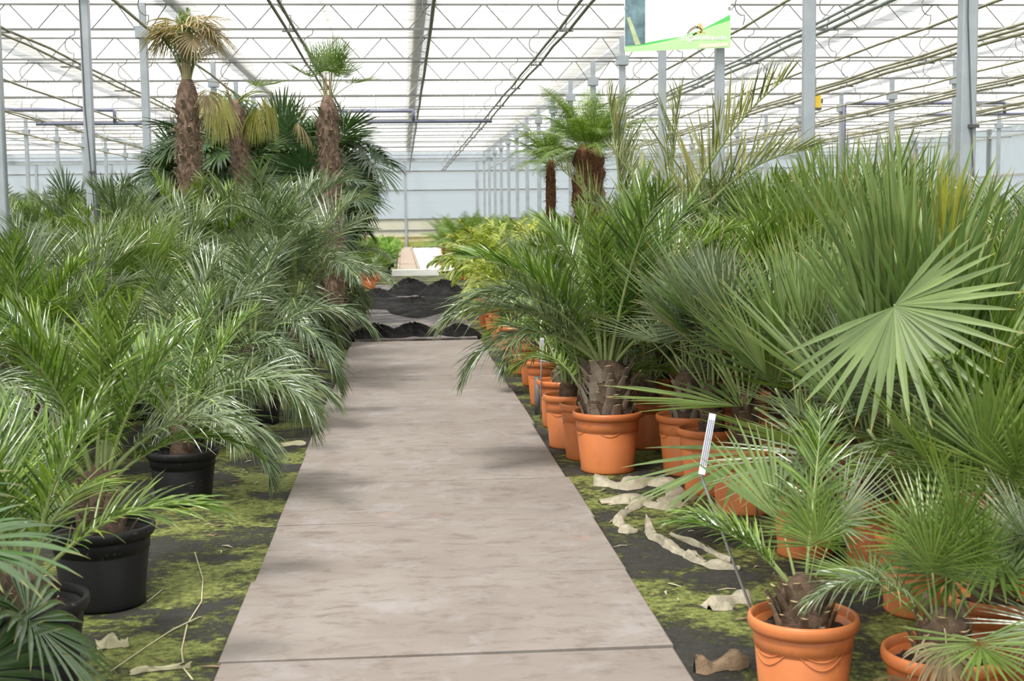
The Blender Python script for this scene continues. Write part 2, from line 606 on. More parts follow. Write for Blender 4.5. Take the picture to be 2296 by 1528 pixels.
# posts
mb = MB()
w = 0.06
ring = []
for sx, sy in ((-1, -1), (1, -1), (1, 1), (-1, 1)):
    for a in ((0, 1), (1, 0)) if sx * sy > 0 else ((1, 0), (0, 1)):
        ring.append((sx * (w - (0.012 if a[0] else 0)), sy * (w - (0.012 if a[1] else 0))))
ang = sorted(ring, key=lambda p: math.atan2(p[1], p[0]))
mb.add([(x, y, 0) for x, y in ang] + [(x, y, 4.62) for x, y in ang], [tuple((i, (i + 1) % 8, 8 + (i + 1) % 8, 8 + i)) for i in range(8)] + [tuple(range(8, 16))])
postm = mb.mesh('shaft', 'galvanised')
mb = MB()
mb.box(-.11, .11, -.11, .11, 4.44, 4.62)
mb.box(-.05, .05, -.05, .05, 4.62, 4.99)
headm = mb.mesh('head_plate', 'galvanised')
mb = MB()
mb.box(-.13, .13, -.13, .13, 0, .03)
footm = mb.mesh('foot_plate', 'galvanised')
rowtext = {-20.72: 'steel post in the farthest row beyond the black-potted palms', -12.38: 'steel post in the second row beyond the black-potted palms',
           -4.04: 'galvanised square post among the palms in black pots', 4.30: 'galvanised square post among the palms in orange pots',
           12.64: 'steel post in the second row beyond the orange-potted palms', 20.98: 'steel post in the row next to the greenhouse side wall'}
for X in POSTX:
    for Y in ROWS:
        tx = X / Y
        if tx < -0.36 or tx > 0.53:
            continue
        special = (X == 4.30 and Y == 10.0)
        uniq = {(-4.04, 14.0): 'galvanised post third along its row from the tallest shaggy trunk', (-4.04, 18.0): 'galvanised post with a thin cable, second from the tallest shaggy trunk',
                (-4.04, 22.0): 'galvanised post standing right next to the tallest shaggy trunk', (4.30, 14.0): 'galvanised post next along the row from the thick cabled post',
                (4.30, 18.0): 'galvanised post behind the banner\'s lettering edge', (4.30, 22.0): 'galvanised post rising below the middle of the banner', (4.30, 26.0): 'galvanised post rising at the banner\'s photo edge'}.get((X, Y))
        p = thing('greenhouse_post', 'thick galvanised square post with a thin cable hanging down it' if special else (uniq or rowtext[X]), 'post', (X, Y, 0),
                  None if special or uniq else 'posts of the row at ' + rowtext[X].split('post ')[1])
        link('shaft', postm, p)
        link('head_plate', headm, p)
        link('foot_plate', footm, p)
        if special or (X, Y) == (-4.04, 18.0):
            mb = MB()
            mb.tube([(-.045, -.07, 4.4), (-.03, -.072, 3.0), (.03, -.072, 1.9), (.055, -.075, 1.2), (.065, -.08, .3)], 0.006, 5)
            link('cable', mb.mesh('cable', 'cable'), p)
            mb = MB()
            mb.box(-.01, .07, -.085, -.058, 2.18, 2.205)
            link('cable_clip', mb.mesh('cable_clip', 'cable'), p)

# lattice girders
span = 8.34


def chord(z, r, x0, x1):
    m = MB()
    m.box(x0, x1, -r, r, z - r, z + r)
    return m


nper = 10
dl = span / nper


def diag(x0, x1, up, r=0.009, n=4):
    m = MB()
    m.tube([(x0, 0, 4.58 if up else 4.97), (x1, 0, 4.97 if up else 4.58)], r, n)
    return m


def lattice(x0, x1, k0):
    """zigzag between two ends, the outermost rods stopping at the head plates"""
    m = MB()
    st = (x1 - x0) / k0
    for k in range(k0):
        c = x0 + (k + .5) * st
        m.tube([(c - st / 2 + (.115 if k == 0 else .03), 0, 4.58), (c - .03, 0, 4.97)], 0.007, 3)
        m.tube([(c + .03, 0, 4.97), (c + st / 2 - (.115 if k == k0 - 1 else .03), 0, 4.58)], 0.007, 3)
    return m.mesh('lattice', 'steel_pale')


gt = chord(4.97, 0.015, -span / 2 + .045, span / 2 - .045).mesh('top_chord', 'steel_dark')
gb = chord(4.58, 0.016, -span / 2 + .10, span / 2 - .10).mesh('bottom_chord', 'steel_dark')
ht = chord(4.97, 0.015, -2.04 + .045, 2.14).mesh('top_chord', 'steel_dark')
hb = chord(4.58, 0.016, -2.04 + .10, 2.14).mesh('bottom_chord', 'steel_dark')
dA = diag(-dl / 2 + .03, -.03, True).mesh('diagonal', 'steel_dark')
dB = diag(.03, dl / 2 - .03, False).mesh('diagonal', 'steel_dark')
dA0 = diag(-dl / 2 + .115, -.03, True).mesh('diagonal', 'steel_dark')
dB0 = diag(.03, dl / 2 - .115, False).mesh('diagonal', 'steel_dark')
lat = lattice(-span / 2, span / 2, nper)
hlat = lattice(-2.04, 2.04, 5)
for Y in ROWS[2:]:
    for c in [(p + q) / 2 for p, q in zip(POSTX[:-1], POSTX[1:])] + [POSTX[0] - 2.04, POSTX[-1] + 2.04]:
        if c / Y < -.52 or c / Y > .68:
            continue
        short = abs(c) > 21.5
        g = thing('lattice_girder', 'thin zigzag lattice girder spanning crosswise just under the ceiling screens', 'girder', (c, Y, 0), 'lattice girders carrying the ceiling', None, math.pi if short and c < 0 else 0.0)
        link('top_chord', ht if short else gt, g)
        link('bottom_chord', hb if short else gb, g)
        if Y < 31 and -9 < c < 9:
            for k in range(nper):
                x = -span / 2 + (k + .5) * dl
                link('diagonal', dA0 if k == 0 else dA, g, (x, 0, 0))
                link('diagonal', dB0 if k == nper - 1 else dB, g, (x, 0, 0))
        else:
            l_ = link('lattice', hlat if short else lat, g)
            l_['kind'] = 'stuff'

# pipes running along the house, hung by hooks
mb = MB()
pts = []
for k in range(9):
    t = math.radians(80 + k * 25)
    pts.append((0.11 * math.cos(t), 0, 4.34 + 0.11 * math.sin(t) * 1.2))
mb.tube([(0.06, 0, 4.58), (0.04, 0, 4.5)] + pts[1:] + [(0.02, 0, 4.15), (0.0, 0, 4.08)], 0.008, 4)
hookm = mb.mesh('hook', 'steel_dark')


PIPES = []


def long_pipe(X, z, offs, mat, label, group=None, y0=8.0, hooks=True):
    r_ = random.Random(int(X * 100))
    p = thing('overhead_pipe', label, 'pipe', (X, 0, 0), group)
    for ox, oz, r in offs:
        m = MB()
        pts = []
        y = y0
        while y < 72.2:
            pts.append((ox + r_.uniform(-.012, .012), y, z + oz - 0.02 * abs(math.sin(y * math.pi / 4)) + r_.uniform(-.008, .008)))
            y += 2.0
        pts.append((ox, 72.3, z + oz))
        m.tube(pts, r, 6)
        link('tube', m.mesh('tube', mat, True), p)
    lo, hi = min(o[0] - o[2] for o in offs), max(o[0] + o[2] for o in offs)
    zb = min(z + o[1] - o[2] for o in offs) - .026
    cr = None
    if len(offs) > 1:
        m = MB()
        m.box(lo - .02, hi + .02, -.012, .012, zb - .012, zb + .012)
        m.box(-.008, .008, -.008, .008, zb, 4.10)
        cr = m.mesh('cradle', 'steel_dark')
    for ox, oz, r in offs:
        PIPES.append((X + ox, z + oz - .01, r + .02))
    for Y in ROWS[2:]:
        link('hook', hookm, p, (0, Y, 0))
        if cr:
            link('cradle', cr, p, (0, Y, 0))


long_pipe(0.43, 4.07, [(0, 0, .026)], 'steel_dark', 'single dark pipe hanging above the concrete path beside the gutter')
for X in (-1.42, 2.22):
    long_pipe(X, 4.07, [(-.06, 0, .02), (.06, -.02, .02)], 'steel_dark', 'pair of thin parallel pipes hung from hooks on the path\'s side', 'pipe pairs flanking the path')
for X in (-5.15, -8.9):
    long_pipe(X, 4.07, [(-.15, .02, .02), (.15, -.03, .02)], 'pipe_olive', 'pair of olive pipes hung above the black-potted palms', 'olive pipe pairs')
for X in (-3.25, -6.95, -10.7):
    long_pipe(X, 4.07, [(0, 0, .022)], 'pipe_olive', 'single olive pipe hung above the black-potted palms', 'single olive pipes over the black pots')
for X in (4.62, 7.2, 10.4, 13.6, 16.4):
    long_pipe(X, 4.07, [(0, 0, .02)], 'pipe_olive', 'single olive pipe hung above the orange-potted palms', 'single olive pipes over the orange pots')
for X in (5.78, 8.75, 12.0, 15.0):
    long_pipe(X, 4.12, [(-.09, .03, .022), (0, 0, .022), (.1, -.05, .026)], 'galvanised' if X < 6 else 'pipe_olive', 'bundle of three parallel pipes above the orange-potted palms' if X > 6 else 'bundle of three shiny grey pipes above the orange-potted palms', 'triple pipe bundles' if X > 6 else None, hooks=False)


def bent_pipe(runs, Y, ties, label):
    """level crosswise pipes just before a girder row, tied to its bottom chord by thin rods"""
    base = Vector((runs[0][0][0][0], Y, 0))
    root = thing('cross_pipe', label, 'pipe', base)
    for pts, r in runs:
        m = MB()
        m.tube([Vector((x, Y, z)) - base for x, z in pts], r, 8)
        link('run', m.mesh('run', 'pipe_blue', True), root)
    for x, z in ties:
        m = MB()
        m.tube([Vector((x, Y, z)) - base, Vector((x, Y + .14, 4.58)) - base], .006, 4)
        link('tie_rod', m.mesh('tie_rod', 'steel_dark'), root)


px = lambda x, Y: gy(x, 260, Y).x
YC = 33.85
bent_pipe([([(px(18, YC), 4.29), (px(254, YC), 4.27), (px(257, YC), 4.25), (px(257, YC), 3.94)], .045), ([(px(80, YC), 3.94), (px(1103, YC), 3.94)], .04),
           ([(px(758, YC), 4.21), (.31, 4.21), (.33, 4.19), (.33, 3.94)], .045)], YC,
          [(-9.2, 4.29), (-7.7, 4.28), (-8.2, 3.94), (-6.0, 3.94), (-2.4, 3.94), (-.6, 4.21), (1.6, 3.94)],
          'long blue-grey crosswise pipe with two stepped drops behind the shaggy palm trunks')
YC = 37.85
bent_pipe([([(px(1893, YC), 0.0), (px(1893, YC), 4.62), (px(1897, YC), 4.66), (px(2249, YC), 4.66), (px(2252, YC), 4.64), (px(2252, YC), 4.34)], .05), ([(px(2075, YC), 4.34), (px(2330, YC), 4.34)], .04)], YC,
          [(13.6, 4.66), (15.6, 4.66), (16.6, 4.34), (18.0, 4.34)],
          'blue-grey pipe rising like a post among steel posts, then bending crosswise')

# ------------------------------------------------------------------ foliage meshes
G = Vector((0, 0, -1))


def ribbon(mb, p, d, wd, L, W, droop, prof, fold=0.25, t0=0.0, late=0.0, mi=0, rv=None):
    """one folded leaf blade: stations along a gravity-bent line, V cross-section, pointed end"""
    n = len(prof)
    st = L / n
    vs, tips = [], []
    p, d = p.copy(), d.normalized()
    for i, q in enumerate(prof):
        a = wd - d * wd.dot(d)
        a = a.normalized() if a.length > 1e-5 else d.orthogonal().normalized()
        nn = a.cross(d)
        if nn.z < 0:
            nn = -nn
        h = W * q * 0.5
        vs += [p - a * h + nn * (h * fold), p.copy(), p + a * h + nn * (h * fold)]
        tips += [t0 + (1 - t0) * i / n] * 3
        k = droop * (1.0 if i / n >= late else 0.15)
        d = (d + G * (k / n)).normalized()
        p = p + d * st
    vs.append(p.copy())
    tips.append(1.0)
    fs = []
    for i in range(n - 1):
        b = i * 3
        fs += [(b, b + 1, b + 4, b + 3), (b + 1, b + 2, b + 5, b + 4)]
    b = (n - 1) * 3
    fs += [(b, b + 1, b + 3), (b + 1, b + 2, b + 3)]
    mb.add(vs, fs, mi, tips, LR.random() if rv is None else rv)


LR = random.Random(77)
PROF = [0.55, 1.0, 0.9, 0.6]
PROF5 = [0.5, 0.9, 1.0, 0.8, 0.5]


def pinnate(seed, elev, bend, L, pet=0.2, npair=44, ll=0.42, lw=0.019, vee=32, droop=0.9, fwd=(62, 24), jit=1.5, side=0.0):
    r = random.Random(seed)
    mb, st = MB(), MB()
    n = 22
    pts = [Vector((0, 0, 0))]
    tan = []
    for i in range(n):
        s = (i + .5) / n
        e = math.radians(elev - bend * s ** 1.35)
        az = math.radians(side * s * s)
        t = Vector((math.cos(e) * math.cos(az), math.cos(e) * math.sin(az), math.sin(e)))
        tan.append(t)
        pts.append(pts[-1] + t * (L / n))
    st.tube(pts, [0.013 * (1 - .82 * i / n) * max(.8, L) for i in range(n + 1)], 5)
    for k in range(npair):
        s = pet + (1 - pet) * ((k + .5) / npair)
        i = min(n - 1, int(s * n))
        p = pts[i] + (pts[i + 1] - pts[i]) * (s * n - i)
        T = tan[i]
        S = Vector((0, 0, 1)).cross(T)
        S = S.normalized() if S.length > .05 else Vector((0, 1, 0))
        Nn = T.cross(S)
        u = (k + .5) / npair
        lp = (0.45 + 0.55 * min(1, u / .25)) * (1 - 0.62 * max(0, (u - .45) / .55) ** 1.4)
        al = math.radians(fwd[0] + (fwd[1] - fwd[0]) * u + r.uniform(-7, 7) * jit)
        for sg in (1, -1):
            be = math.radians(vee + r.uniform(-14, 14) * jit)
            d = T * math.cos(al) + (S * sg * math.cos(be) + Nn * math.sin(be)) * math.sin(al)
            wdv = T.cross(d).cross(d) + Nn * r.uniform(-.5, .5)
            ribbon(mb, p, d, T + Nn * r.uniform(-.6, .3), L_(ll * lp, r, jit), lw * (0.75 + .4 * lp), droop * r.uniform(.5, 1.5), PROF)
    ribbon(mb, pts[-1], tan[-1], Vector((0, 1, 0)), ll * .3, lw, droop, PROF)
    return mb, st


def L_(x, r, jit):
    return x * (1 + r.uniform(-.14, .1) * jit)


def fanleaf(seed, elev, bend, lp, tilt, R, nseg=34, spread=290, split=0.5, droop=0.5, cup=0.15, fold=0.3, late=0.5, jit=1.0, wmul=1.0, costa=0.12, off=0.0):
    r = random.Random(seed)
    mb, st = MB(), MB()
    n = 8
    pts, d = [Vector((0, 0, 0))], None
    for i in range(n):
        e = math.radians(elev - bend * ((i + .5) / n))
        d = Vector((math.cos(e), 0, math.sin(e)))
        pts.append(pts[-1] + d * (lp / n))
    st.tube(pts, [0.011 * (1 - .45 * i / n) * max(.8, R / .6) for i in range(n + 1)], 5)
    e2 = math.radians(elev - bend - tilt)
    D = Vector((math.cos(e2), 0, math.sin(e2)))
    Yv = Vector((0, 1, 0))
    Nb = D.cross(Yv)
    if Nb.z < 0 and abs(e2) < 1.5:
        Nb = -Nb
    c = pts[-1]
    dth = math.radians(spread) / nseg
    for k in range(nseg):
        th = math.radians(off - spread / 2) + (k + .5) * dth + r.uniform(-.03, .03) * jit
        dr = D * math.cos(th) + Yv * math.sin(th) + Nb * (cup * (1 - .4 * math.cos(th)) + r.uniform(-.05, .05) * jit)
        wdv = -D * math.sin(th) + Yv * math.cos(th)
        ln = R * (0.74 + .26 * math.cos(th * .55)) * (1 + r.uniform(-.1, .06) * jit)
        wmax = 2 * split * ln * math.tan(dth / 2) * 1.08 * wmul
        m = 7
        prof = []
        for i in range(m):
            s = i / m
            prof.append(max(0.04, (s / split if s < split else 1 - 0.75 * (s - split) / (1 - split))))
        ribbon(mb, c + D * (costa * R * max(0, math.cos(th))), dr, wdv, ln, wmax, droop * r.uniform(.6, 1.4), prof, fold, 0.0, late, 0, .28 + .42 * r.random())
    return mb, st


def fernleaf(seed, elev, bend, L, npair=26, pl=0.26):
    r = random.Random(seed)
    mb, st = MB(), MB()
    n = 14
    pts, tan = [Vector((0, 0, 0))], []
    for i in range(n):
        e = math.radians(elev - bend * ((i + .5) / n) ** 1.2)
        t = Vector((math.cos(e), 0, math.sin(e)))
        tan.append(t)
        pts.append(pts[-1] + t * (L / n))
    st.tube(pts, [.009 * (1 - .8 * i / n) for i in range(n + 1)], 4)
    for k in range(npair):
        u = (k + .5) / npair
        s = .12 + .88 * u
        i = min(n - 1, int(s * n))
        p = pts[i] + (pts[i + 1] - pts[i]) * (s * n - i)
        T = tan[i]
        Nn = T.cross(Vector((0, 1, 0)))
        if Nn.z < 0:
            Nn = -Nn
        ln = pl * math.sin(math.pi * min(1, .18 + .82 * u) ** .8) ** .8 * r.uniform(.9, 1.1) + .02
        for sg in (1, -1):
            d = (T * .35 + Vector((0, sg, 0)) * .93 + Nn * r.uniform(-.05, .15)).normalized()
            a = d.copy()
            q = p.copy()
            m = 9
            for j in range(m):
                v = j / m
                a = (a + G * .035).normalized()
                for s2 in (1, -1):
                    dd = (a * .45 + T * s2 * .9)
                    w = ln * .24 * (1 - v * .85)
                    e1 = q + a * (ln / m * .8)
                    mb.add([q, e1, q + dd * w], [(0, 1, 2)], 0, [.2, .2, .7], LR.random() * .9)
                q = q + a * (ln / m)
    return mb, st


def broadleaf(seed, elev, bend, lp, L, W):
    r = random.Random(seed)
    mb, st = MB(), MB()
    n = 12
    pts, tan = [Vector((0, 0, 0))], []
    for i in range(n):
        e = math.radians(elev - bend * ((i + .5) / n) ** 1.3)
        t = Vector((math.cos(e), 0, math.sin(e)))
        tan.append(t)
        pts.append(pts[-1] + t * ((lp + L) / n))
    st.tube(pts, [.014 * (1 - .8 * i / n) for i in range(n + 1)], 5)
    k0 = int(n * lp / (lp + L))
    vs, tips = [], []
    for i in range(k0, n + 1):
        u = (i - k0) / (n - k0)
        w = W * math.sin(math.pi * min(.985, .06 + .92 * u)) ** .6
        T = tan[min(i, n - 1)]
        Nn = T.cross(Vector((0, 1, 0)))
        if Nn.z < 0:
            Nn = -Nn
        for s, q in ((-1, .22), (-.5, .14), (0, 0), (.5, .14), (1, .22)):
            vs.append(pts[i] + Vector((0, s * w / 2, 0)) + Nn * (w * q * .5 - abs(s) ** 3 * w * .12 + r.uniform(-.01, .01)))
            tips.append(u * .8)
    fs = []
    for i in range(n - k0):
        for j in range(4):
            b = i * 5 + j
            fs.append((b, b + 1, b + 6, b + 5))
    mb.add(vs, fs, 0, tips)
    return mb, st


LIB = {}


def register(kind, leaf_mat, stalk_mat, gens, smooth=False):
    """gens: list of classes from upright to drooping, each a list of (blade, stalk)"""
    LIB[kind] = [[(b.mesh(kind + '_blade', leaf_mat, smooth, True), s.mesh(kind + '_stalk', stalk_mat, True)) for b, s in cls] for cls in gens]


def vary(fn, cls, nv=3, base=0):
    out = []
    for ci, kw in enumerate(cls):
        out.append([fn(base + ci * 17 + v * 3 + 1, **{k: (x[0] + (x[1] - x[0]) * (v / max(1, nv - 1)) if isinstance(x, tuple) and k != 'fwd' else x) for k, x in kw.items()}) for v in range(nv)])
    return out


B = dict(npair=68, ll=.50, lw=.0120, vee=36)
butia = vary(pinnate, [dict(elev=(86, 78), bend=(30, 55), L=1.30, droop=.5, side=(-14, 16), **B), dict(elev=(72, 62), bend=(65, 90), L=1.40, droop=.8, side=(20, -16), **B),
                       dict(elev=(54, 42), bend=(90, 120), L=1.42, droop=1.0, side=(-22, 18), **B), dict(elev=(28, 12), bend=(85, 105), L=1.28, droop=1.2, side=(16, -16), **B)], 4)
register('butia', 'butia', 'petiole', butia)
Fg = dict(npair=56, ll=.42, lw=.0150, vee=30, fwd=(56, 24))
feath = vary(pinnate, [dict(elev=(88, 80), bend=(14, 30), L=1.30, droop=.25, side=(-10, 10), **Fg), dict(elev=(74, 64), bend=(38, 58), L=1.34, droop=.4, side=(12, -12), **Fg),
                       dict(elev=(54, 44), bend=(60, 85), L=1.30, droop=.6, side=(-14, 14), **Fg), dict(elev=(28, 14), bend=(60, 80), L=1.15, droop=.8, side=(10, -14), **Fg)], 3, 200)
register('feather_green', 'feather_green', 'petiole', feath)
Fd = dict(R=.62, nseg=38, spread=300, split=.52, late=.55)
fand = vary(fanleaf, [dict(elev=(82, 74), bend=(4, 12), lp=.55, tilt=(5, 30), droop=.4, **Fd), dict(elev=(60, 48), bend=(10, 20), lp=.65, tilt=(35, 60), droop=.8, **Fd),
                      dict(elev=(32, 20), bend=(15, 30), lp=.68, tilt=(45, 60), droop=.9, **Fd), dict(elev=(4, -20), bend=(15, 25), lp=.6, tilt=(40, 50), droop=.9, **Fd)], 3, 400)
register('fan_dark', 'fan_dark', 'petiole', fand)
Fm = dict(R=.62, nseg=36, spread=210, split=.40, late=.75, fold=.45, cup=.22)
fanm = vary(fanleaf, [dict(elev=(88, 80), bend=(2, 6), lp=.55, tilt=(-4, 10), droop=.08, **Fm), dict(elev=(72, 60), bend=(4, 10), lp=.6, tilt=(5, 25), droop=.12, **Fm),
                      dict(elev=(48, 36), bend=(8, 16), lp=.55, tilt=(10, 35), droop=.25, **Fm), dict(elev=(18, 2), bend=(10, 18), lp=.5, tilt=(20, 40), droop=.3, **Fm)], 3, 600)
register('fan_mid', 'fan_mid', 'petiole', fanm)
register('fan_gold', 'fan_gold', 'petiole', [[fanleaf(690, 88, 3, .80, 0, .46, 18, 46, .7, .03, .06, .25, .5, .6, 1.25)]])
Fr = dict(R=.55, nseg=36, spread=240, split=.34, late=.7, fold=.5, cup=.2)
fang = vary(fanleaf, [dict(elev=(86, 78), bend=(2, 6), lp=.45, tilt=(0, 15), droop=.05, **Fr), dict(elev=(66, 54), bend=(5, 12), lp=.5, tilt=(10, 30), droop=.1, **Fr),
                      dict(elev=(40, 28), bend=(8, 16), lp=.5, tilt=(15, 35), droop=.15, **Fr), dict(elev=(12, -8), bend=(10, 18), lp=.45, tilt=(20, 35), droop=.2, **Fr)], 3, 800)
register('fan_grey', 'fan_grey', 'petiole', fang)
Fs = dict(R=.86, nseg=17, late=.8, fold=.4, cup=.10, split=.42, costa=.2, wmul=1.05)
register('fan_stiff', 'fan_stiff', 'petiole', vary(fanleaf, [dict(elev=(88, 80), bend=(1, 4), lp=.42, tilt=(-2, 6), spread=(52, 80), droop=.03, **Fs), dict(elev=(74, 62), bend=(3, 8), lp=.42, tilt=(2, 12), spread=(80, 120), droop=.06, **Fs),
                                                     dict(elev=(48, 36), bend=(6, 14), lp=.42, tilt=(10, 20), spread=(110, 150), droop=.15, **Fs), dict(elev=(18, 4), bend=(8, 14), lp=.4, tilt=(15, 25), spread=(120, 160), droop=.25, **Fs)], 3, 1500))
register('fan_open', 'fan_stiff', 'petiole', [[fanleaf(1550, 64, 14, .97, 112, .46, 26, 215, .45, .12, .06, .3, .6, .8, 1.0, .03, 42)]])
register('sparse', 'sparse', 'petiole', vary(pinnate, [dict(elev=(88, 84), bend=(8, 20), L=1.5, npair=34, ll=.56, lw=.011, vee=40, droop=.25, fwd=(34, 16)), dict(elev=(74, 62), bend=(38, 60), L=1.6, npair=42, ll=.5, lw=.013, vee=48, droop=.15, fwd=(56, 30))], 2, 1600))
register('spent_fan', 'dry', 'petiole', vary(fanleaf, [dict(elev=(87, 76), bend=(6, 16), lp=.58, tilt=(80, 120), R=.40, nseg=24, spread=220, split=.3, droop=1.1, late=.2)], 3, 1700))
register('dry_fan', 'dry', 'dry_stalk', vary(fanleaf, [dict(elev=(20, -10), bend=(40, 60), lp=.55, tilt=(50, 60), R=.5, nseg=26, spread=200, split=.4, droop=1.6, late=.2)], 3, 900))
register('hang_fan', 'yellowing', 'petiole', vary(fanleaf, [dict(elev=(58, 36), bend=(60, 70), lp=.5, tilt=(70, 80), R=.60, nseg=24, spread=95, split=.45, droop=1.8, late=.15)], 3, 930))
register('stub', 'feather_green', 'dry_stalk', [[pinnate(1800 + k, 89 - 3 * k, 4, .5, .7, 4, .08, .012, 10, .5) for k in range(3)]])
register('gold_feather', 'yellowing', 'dry_stalk', vary(pinnate, [dict(elev=(70, 50), bend=(50, 80), L=1.05, npair=40, ll=.34, lw=.014, vee=25, droop=.7)], 2, 1850))
register('dry_feather', 'dry', 'dry_stalk', vary(pinnate, [dict(elev=(10, -10), bend=(70, 80), L=.95, npair=30, ll=.28, lw=.013, vee=5, droop=1.6)], 2, 950))
register('fern', 'fern', 'petiole', vary(fernleaf, [dict(elev=(80, 68), bend=(40, 60), L=1.15), dict(elev=(55, 42), bend=(60, 75), L=1.25), dict(elev=(28, 12), bend=(50, 70), L=1.2)], 3, 1000))
register('lime', 'lime', 'petiole', vary(pinnate, [dict(elev=(84, 72), bend=(40, 60), L=1.0, npair=20, ll=.34, lw=.034, vee=15, droop=.8), dict(elev=(60, 46), bend=(70, 95), L=1.05, npair=20, ll=.34, lw=.034, vee=12, droop=1.0),
                                           dict(elev=(30, 16), bend=(80, 95), L=.9, npair=18, ll=.32, lw=.032, vee=8, droop=1.1)], 3, 1100))
register('broad', 'bright', 'petiole', vary(broadleaf, [dict(elev=(84, 74), bend=(20, 45), lp=.4, L=.8, W=.26), dict(elev=(62, 50), bend=(60, 85), lp=.4, L=.8, W=.28), dict(elev=(30, 18), bend=(60, 70), lp=.35, L=.7, W=.25)], 3, 1200), True)
register('grass', 'bright', 'petiole', vary(pinnate, [dict(elev=(80, 70), bend=(30, 50), L=.45, npair=9, ll=.2, lw=.022, vee=20, droop=.5), dict(elev=(50, 35), bend=(50, 60), L=.45, npair=9, ll=.2, lw=.022, vee=20, droop=.6)], 3, 1300))


# ------------------------------------------------------------------ pots and trunks
def potmesh(R, h, mat, n=40):
    wall, rim, sw = MB(), MB(), MB()
    rb = R * .78
    zb = h * .70
    rz = lambda z: rb + (R * .955 - rb) * z / h
    wall.lathe([(0.001, 0.004), (rb * .9, 0.004), (rb, 0.0), (rz(.02) + .004, .012), (rz(.03), .03), (rz(zb) - .000, zb - .006), (rz(zb) - .005, zb), (rz(zb) + .004, zb + .006), (rz(h - .02), h - .02), (rz(h) - .012, h - .02), (rz(h * .7) - .014, h * .7)], n)
    rim.lathe([(R * .94, h - .035), (R * 1.0, h - .034), (R * 1.035, h - .022), (R * 1.045, h - .008), (R * 1.03, h + .006), (R * .99, h + .010), (R * .95, h + .004), (R * .93, h - .02)], n)
    if mat == 'terracotta':
        ns = 5
        for k in range(ns):
            for off, dp in ((0, .045), (.012, .068)):
                pts = []
                for j in range(15):
                    u = j / 14
                    a = 2 * math.pi * (k + u) / ns
                    z = h - .055 - off * .3 - dp * math.sin(math.pi * u)
                    rr = rz(z) + .001
                    pts.append((rr * math.cos(a), rr * math.sin(a), z))
                sw.tube(pts, .0020, 4, cap=False)
    return (wall.mesh('pot_wall', mat, True), rim.mesh('pot_rim', mat, True), sw.mesh('swag', mat, True) if sw.v else None)


def soilmesh(R, h, seed):
    r = random.Random(seed)
    mb = MB()
    rings, n = 7, 24
    vs = [(0, 0, h - .03)]
    for i in range(1, rings + 1):
        for k in range(n):
            a = 2 * math.pi * k / n
            rr = R * .925 * i / rings
            vs.append((rr * math.cos(a), rr * math.sin(a), h - .045 + r.uniform(-.012, .014)))
    fs = [(0, 1 + k, 1 + (k + 1) % n) for k in range(n)]
    for i in range(rings - 1):
        for k in range(n):
            a, b = 1 + i * n + k, 1 + i * n + (k + 1) % n
            fs.append((a, a + n, b + n, b))
    mb.add(vs, fs)
    return mb.mesh('soil', 'soil', True)


POTS = {}


def pot_set(R, h, mat):
    k = (R, h, mat)
    if k not in POTS:
        POTS[k] = potmesh(R, h, mat) + (soilmesh(R, h, int(R * 1000)),)
    return POTS[k]


def bootmesh(kind):
    """stub of a cut leaf stalk: broad clasping base, narrower cut end, a hollow face"""
    mb = MB()
    w0, w1, l, t = .5, .27, 1.0, .16
    secs = [(0, w0, t * 1.1, 0), (.35, w0 * .9, t, .05), (.7, w1 * 1.2, t * .85, .14), (1.0, w1, t * .75, .28)]
    vs = []
    for z, w, th, o in secs:
        vs += [(o - th * .2, -w, z), (o + th * .35, -w * .5, z), (o + th * .5, 0, z), (o + th * .35, w * .5, z), (o - th * .2, w, z), (o - th * .35, 0, z)]
    fs = []
    for i in range(3):
        for k in range(6):
            k2 = (k + 1) % 6
            fs.append((i * 6 + k, i * 6 + k2, i * 6 + 6 + k2, i * 6 + 6 + k))
    mb.add(vs, fs)
    mb.add(vs[-6:], [(0, 1, 2, 3, 4, 5)], 1)
    return mb.mesh('leaf_base', [kind, 'boot_cut'])


BOOT = {k: bootmesh(k) for k in ('boot', 'boot_grey')}


def trunkmesh(r0, r1, h, seed, mat, lean=0.0, rough=.18, nz=None):
    r = random.Random(seed)
    mb = MB()
    n = 18
    nz = nz or max(5, int(h / .06))
    vs = []
    for i in range(nz + 1):
        u = i / nz
        rr = r0 + (r1 - r0) * u
        if u > .9:
            rr *= 1 - .55 * ((u - .9) / .1) ** 2
        for k in range(n):
            a = 2 * math.pi * k / n
            q = rr * (1 + r.uniform(-rough, rough))
            vs.append((q * math.cos(a) + lean * u * u, q * math.sin(a), h * u))
    fs = [tuple(nz * n + k for k in range(n))]
    for i in range(nz):
        for k in range(n):
            k2 = (k + 1) % n
            fs.append((i * n + k, i * n + k2, (i + 1) * n + k2, (i + 1) * n + k))
    mb.add(vs, fs)
    return mb.mesh('trunk', mat, True)


TR = {}
FIB = {}


def fibres(r0, r1, h, lean, seed, count, mat):
    r = random.Random(seed)
    mb = MB()
    for k in range(count):
        u = r.random()
        a = r.uniform(0, 2 * math.pi)
        rr = (r0 + (r1 - r0) * u) * 1.0
        p = Vector((rr * math.cos(a) + lean * u * u, rr * math.sin(a), h * u))
        d = Vector((math.cos(a) * r.uniform(.4, 1.0), math.sin(a) * r.uniform(.4, 1.0), r.uniform(-.8, .9)))
        ribbon(mb, p, d, Vector((-math.sin(a), math.cos(a), r.uniform(-.6, .6))), r.uniform(.05, .13), r.uniform(.006, .018), r.uniform(.5, 1.6), [1, .8, .5], .1)
    return mb.mesh('fibres', mat)


POSTS = [(X, Y) for X in POSTX for Y in ROWS]
TAKEN = [(X, Y, .14) for X in POSTX for Y in ROWS]


PEND, PLANTS, VERTS = [], [], {}


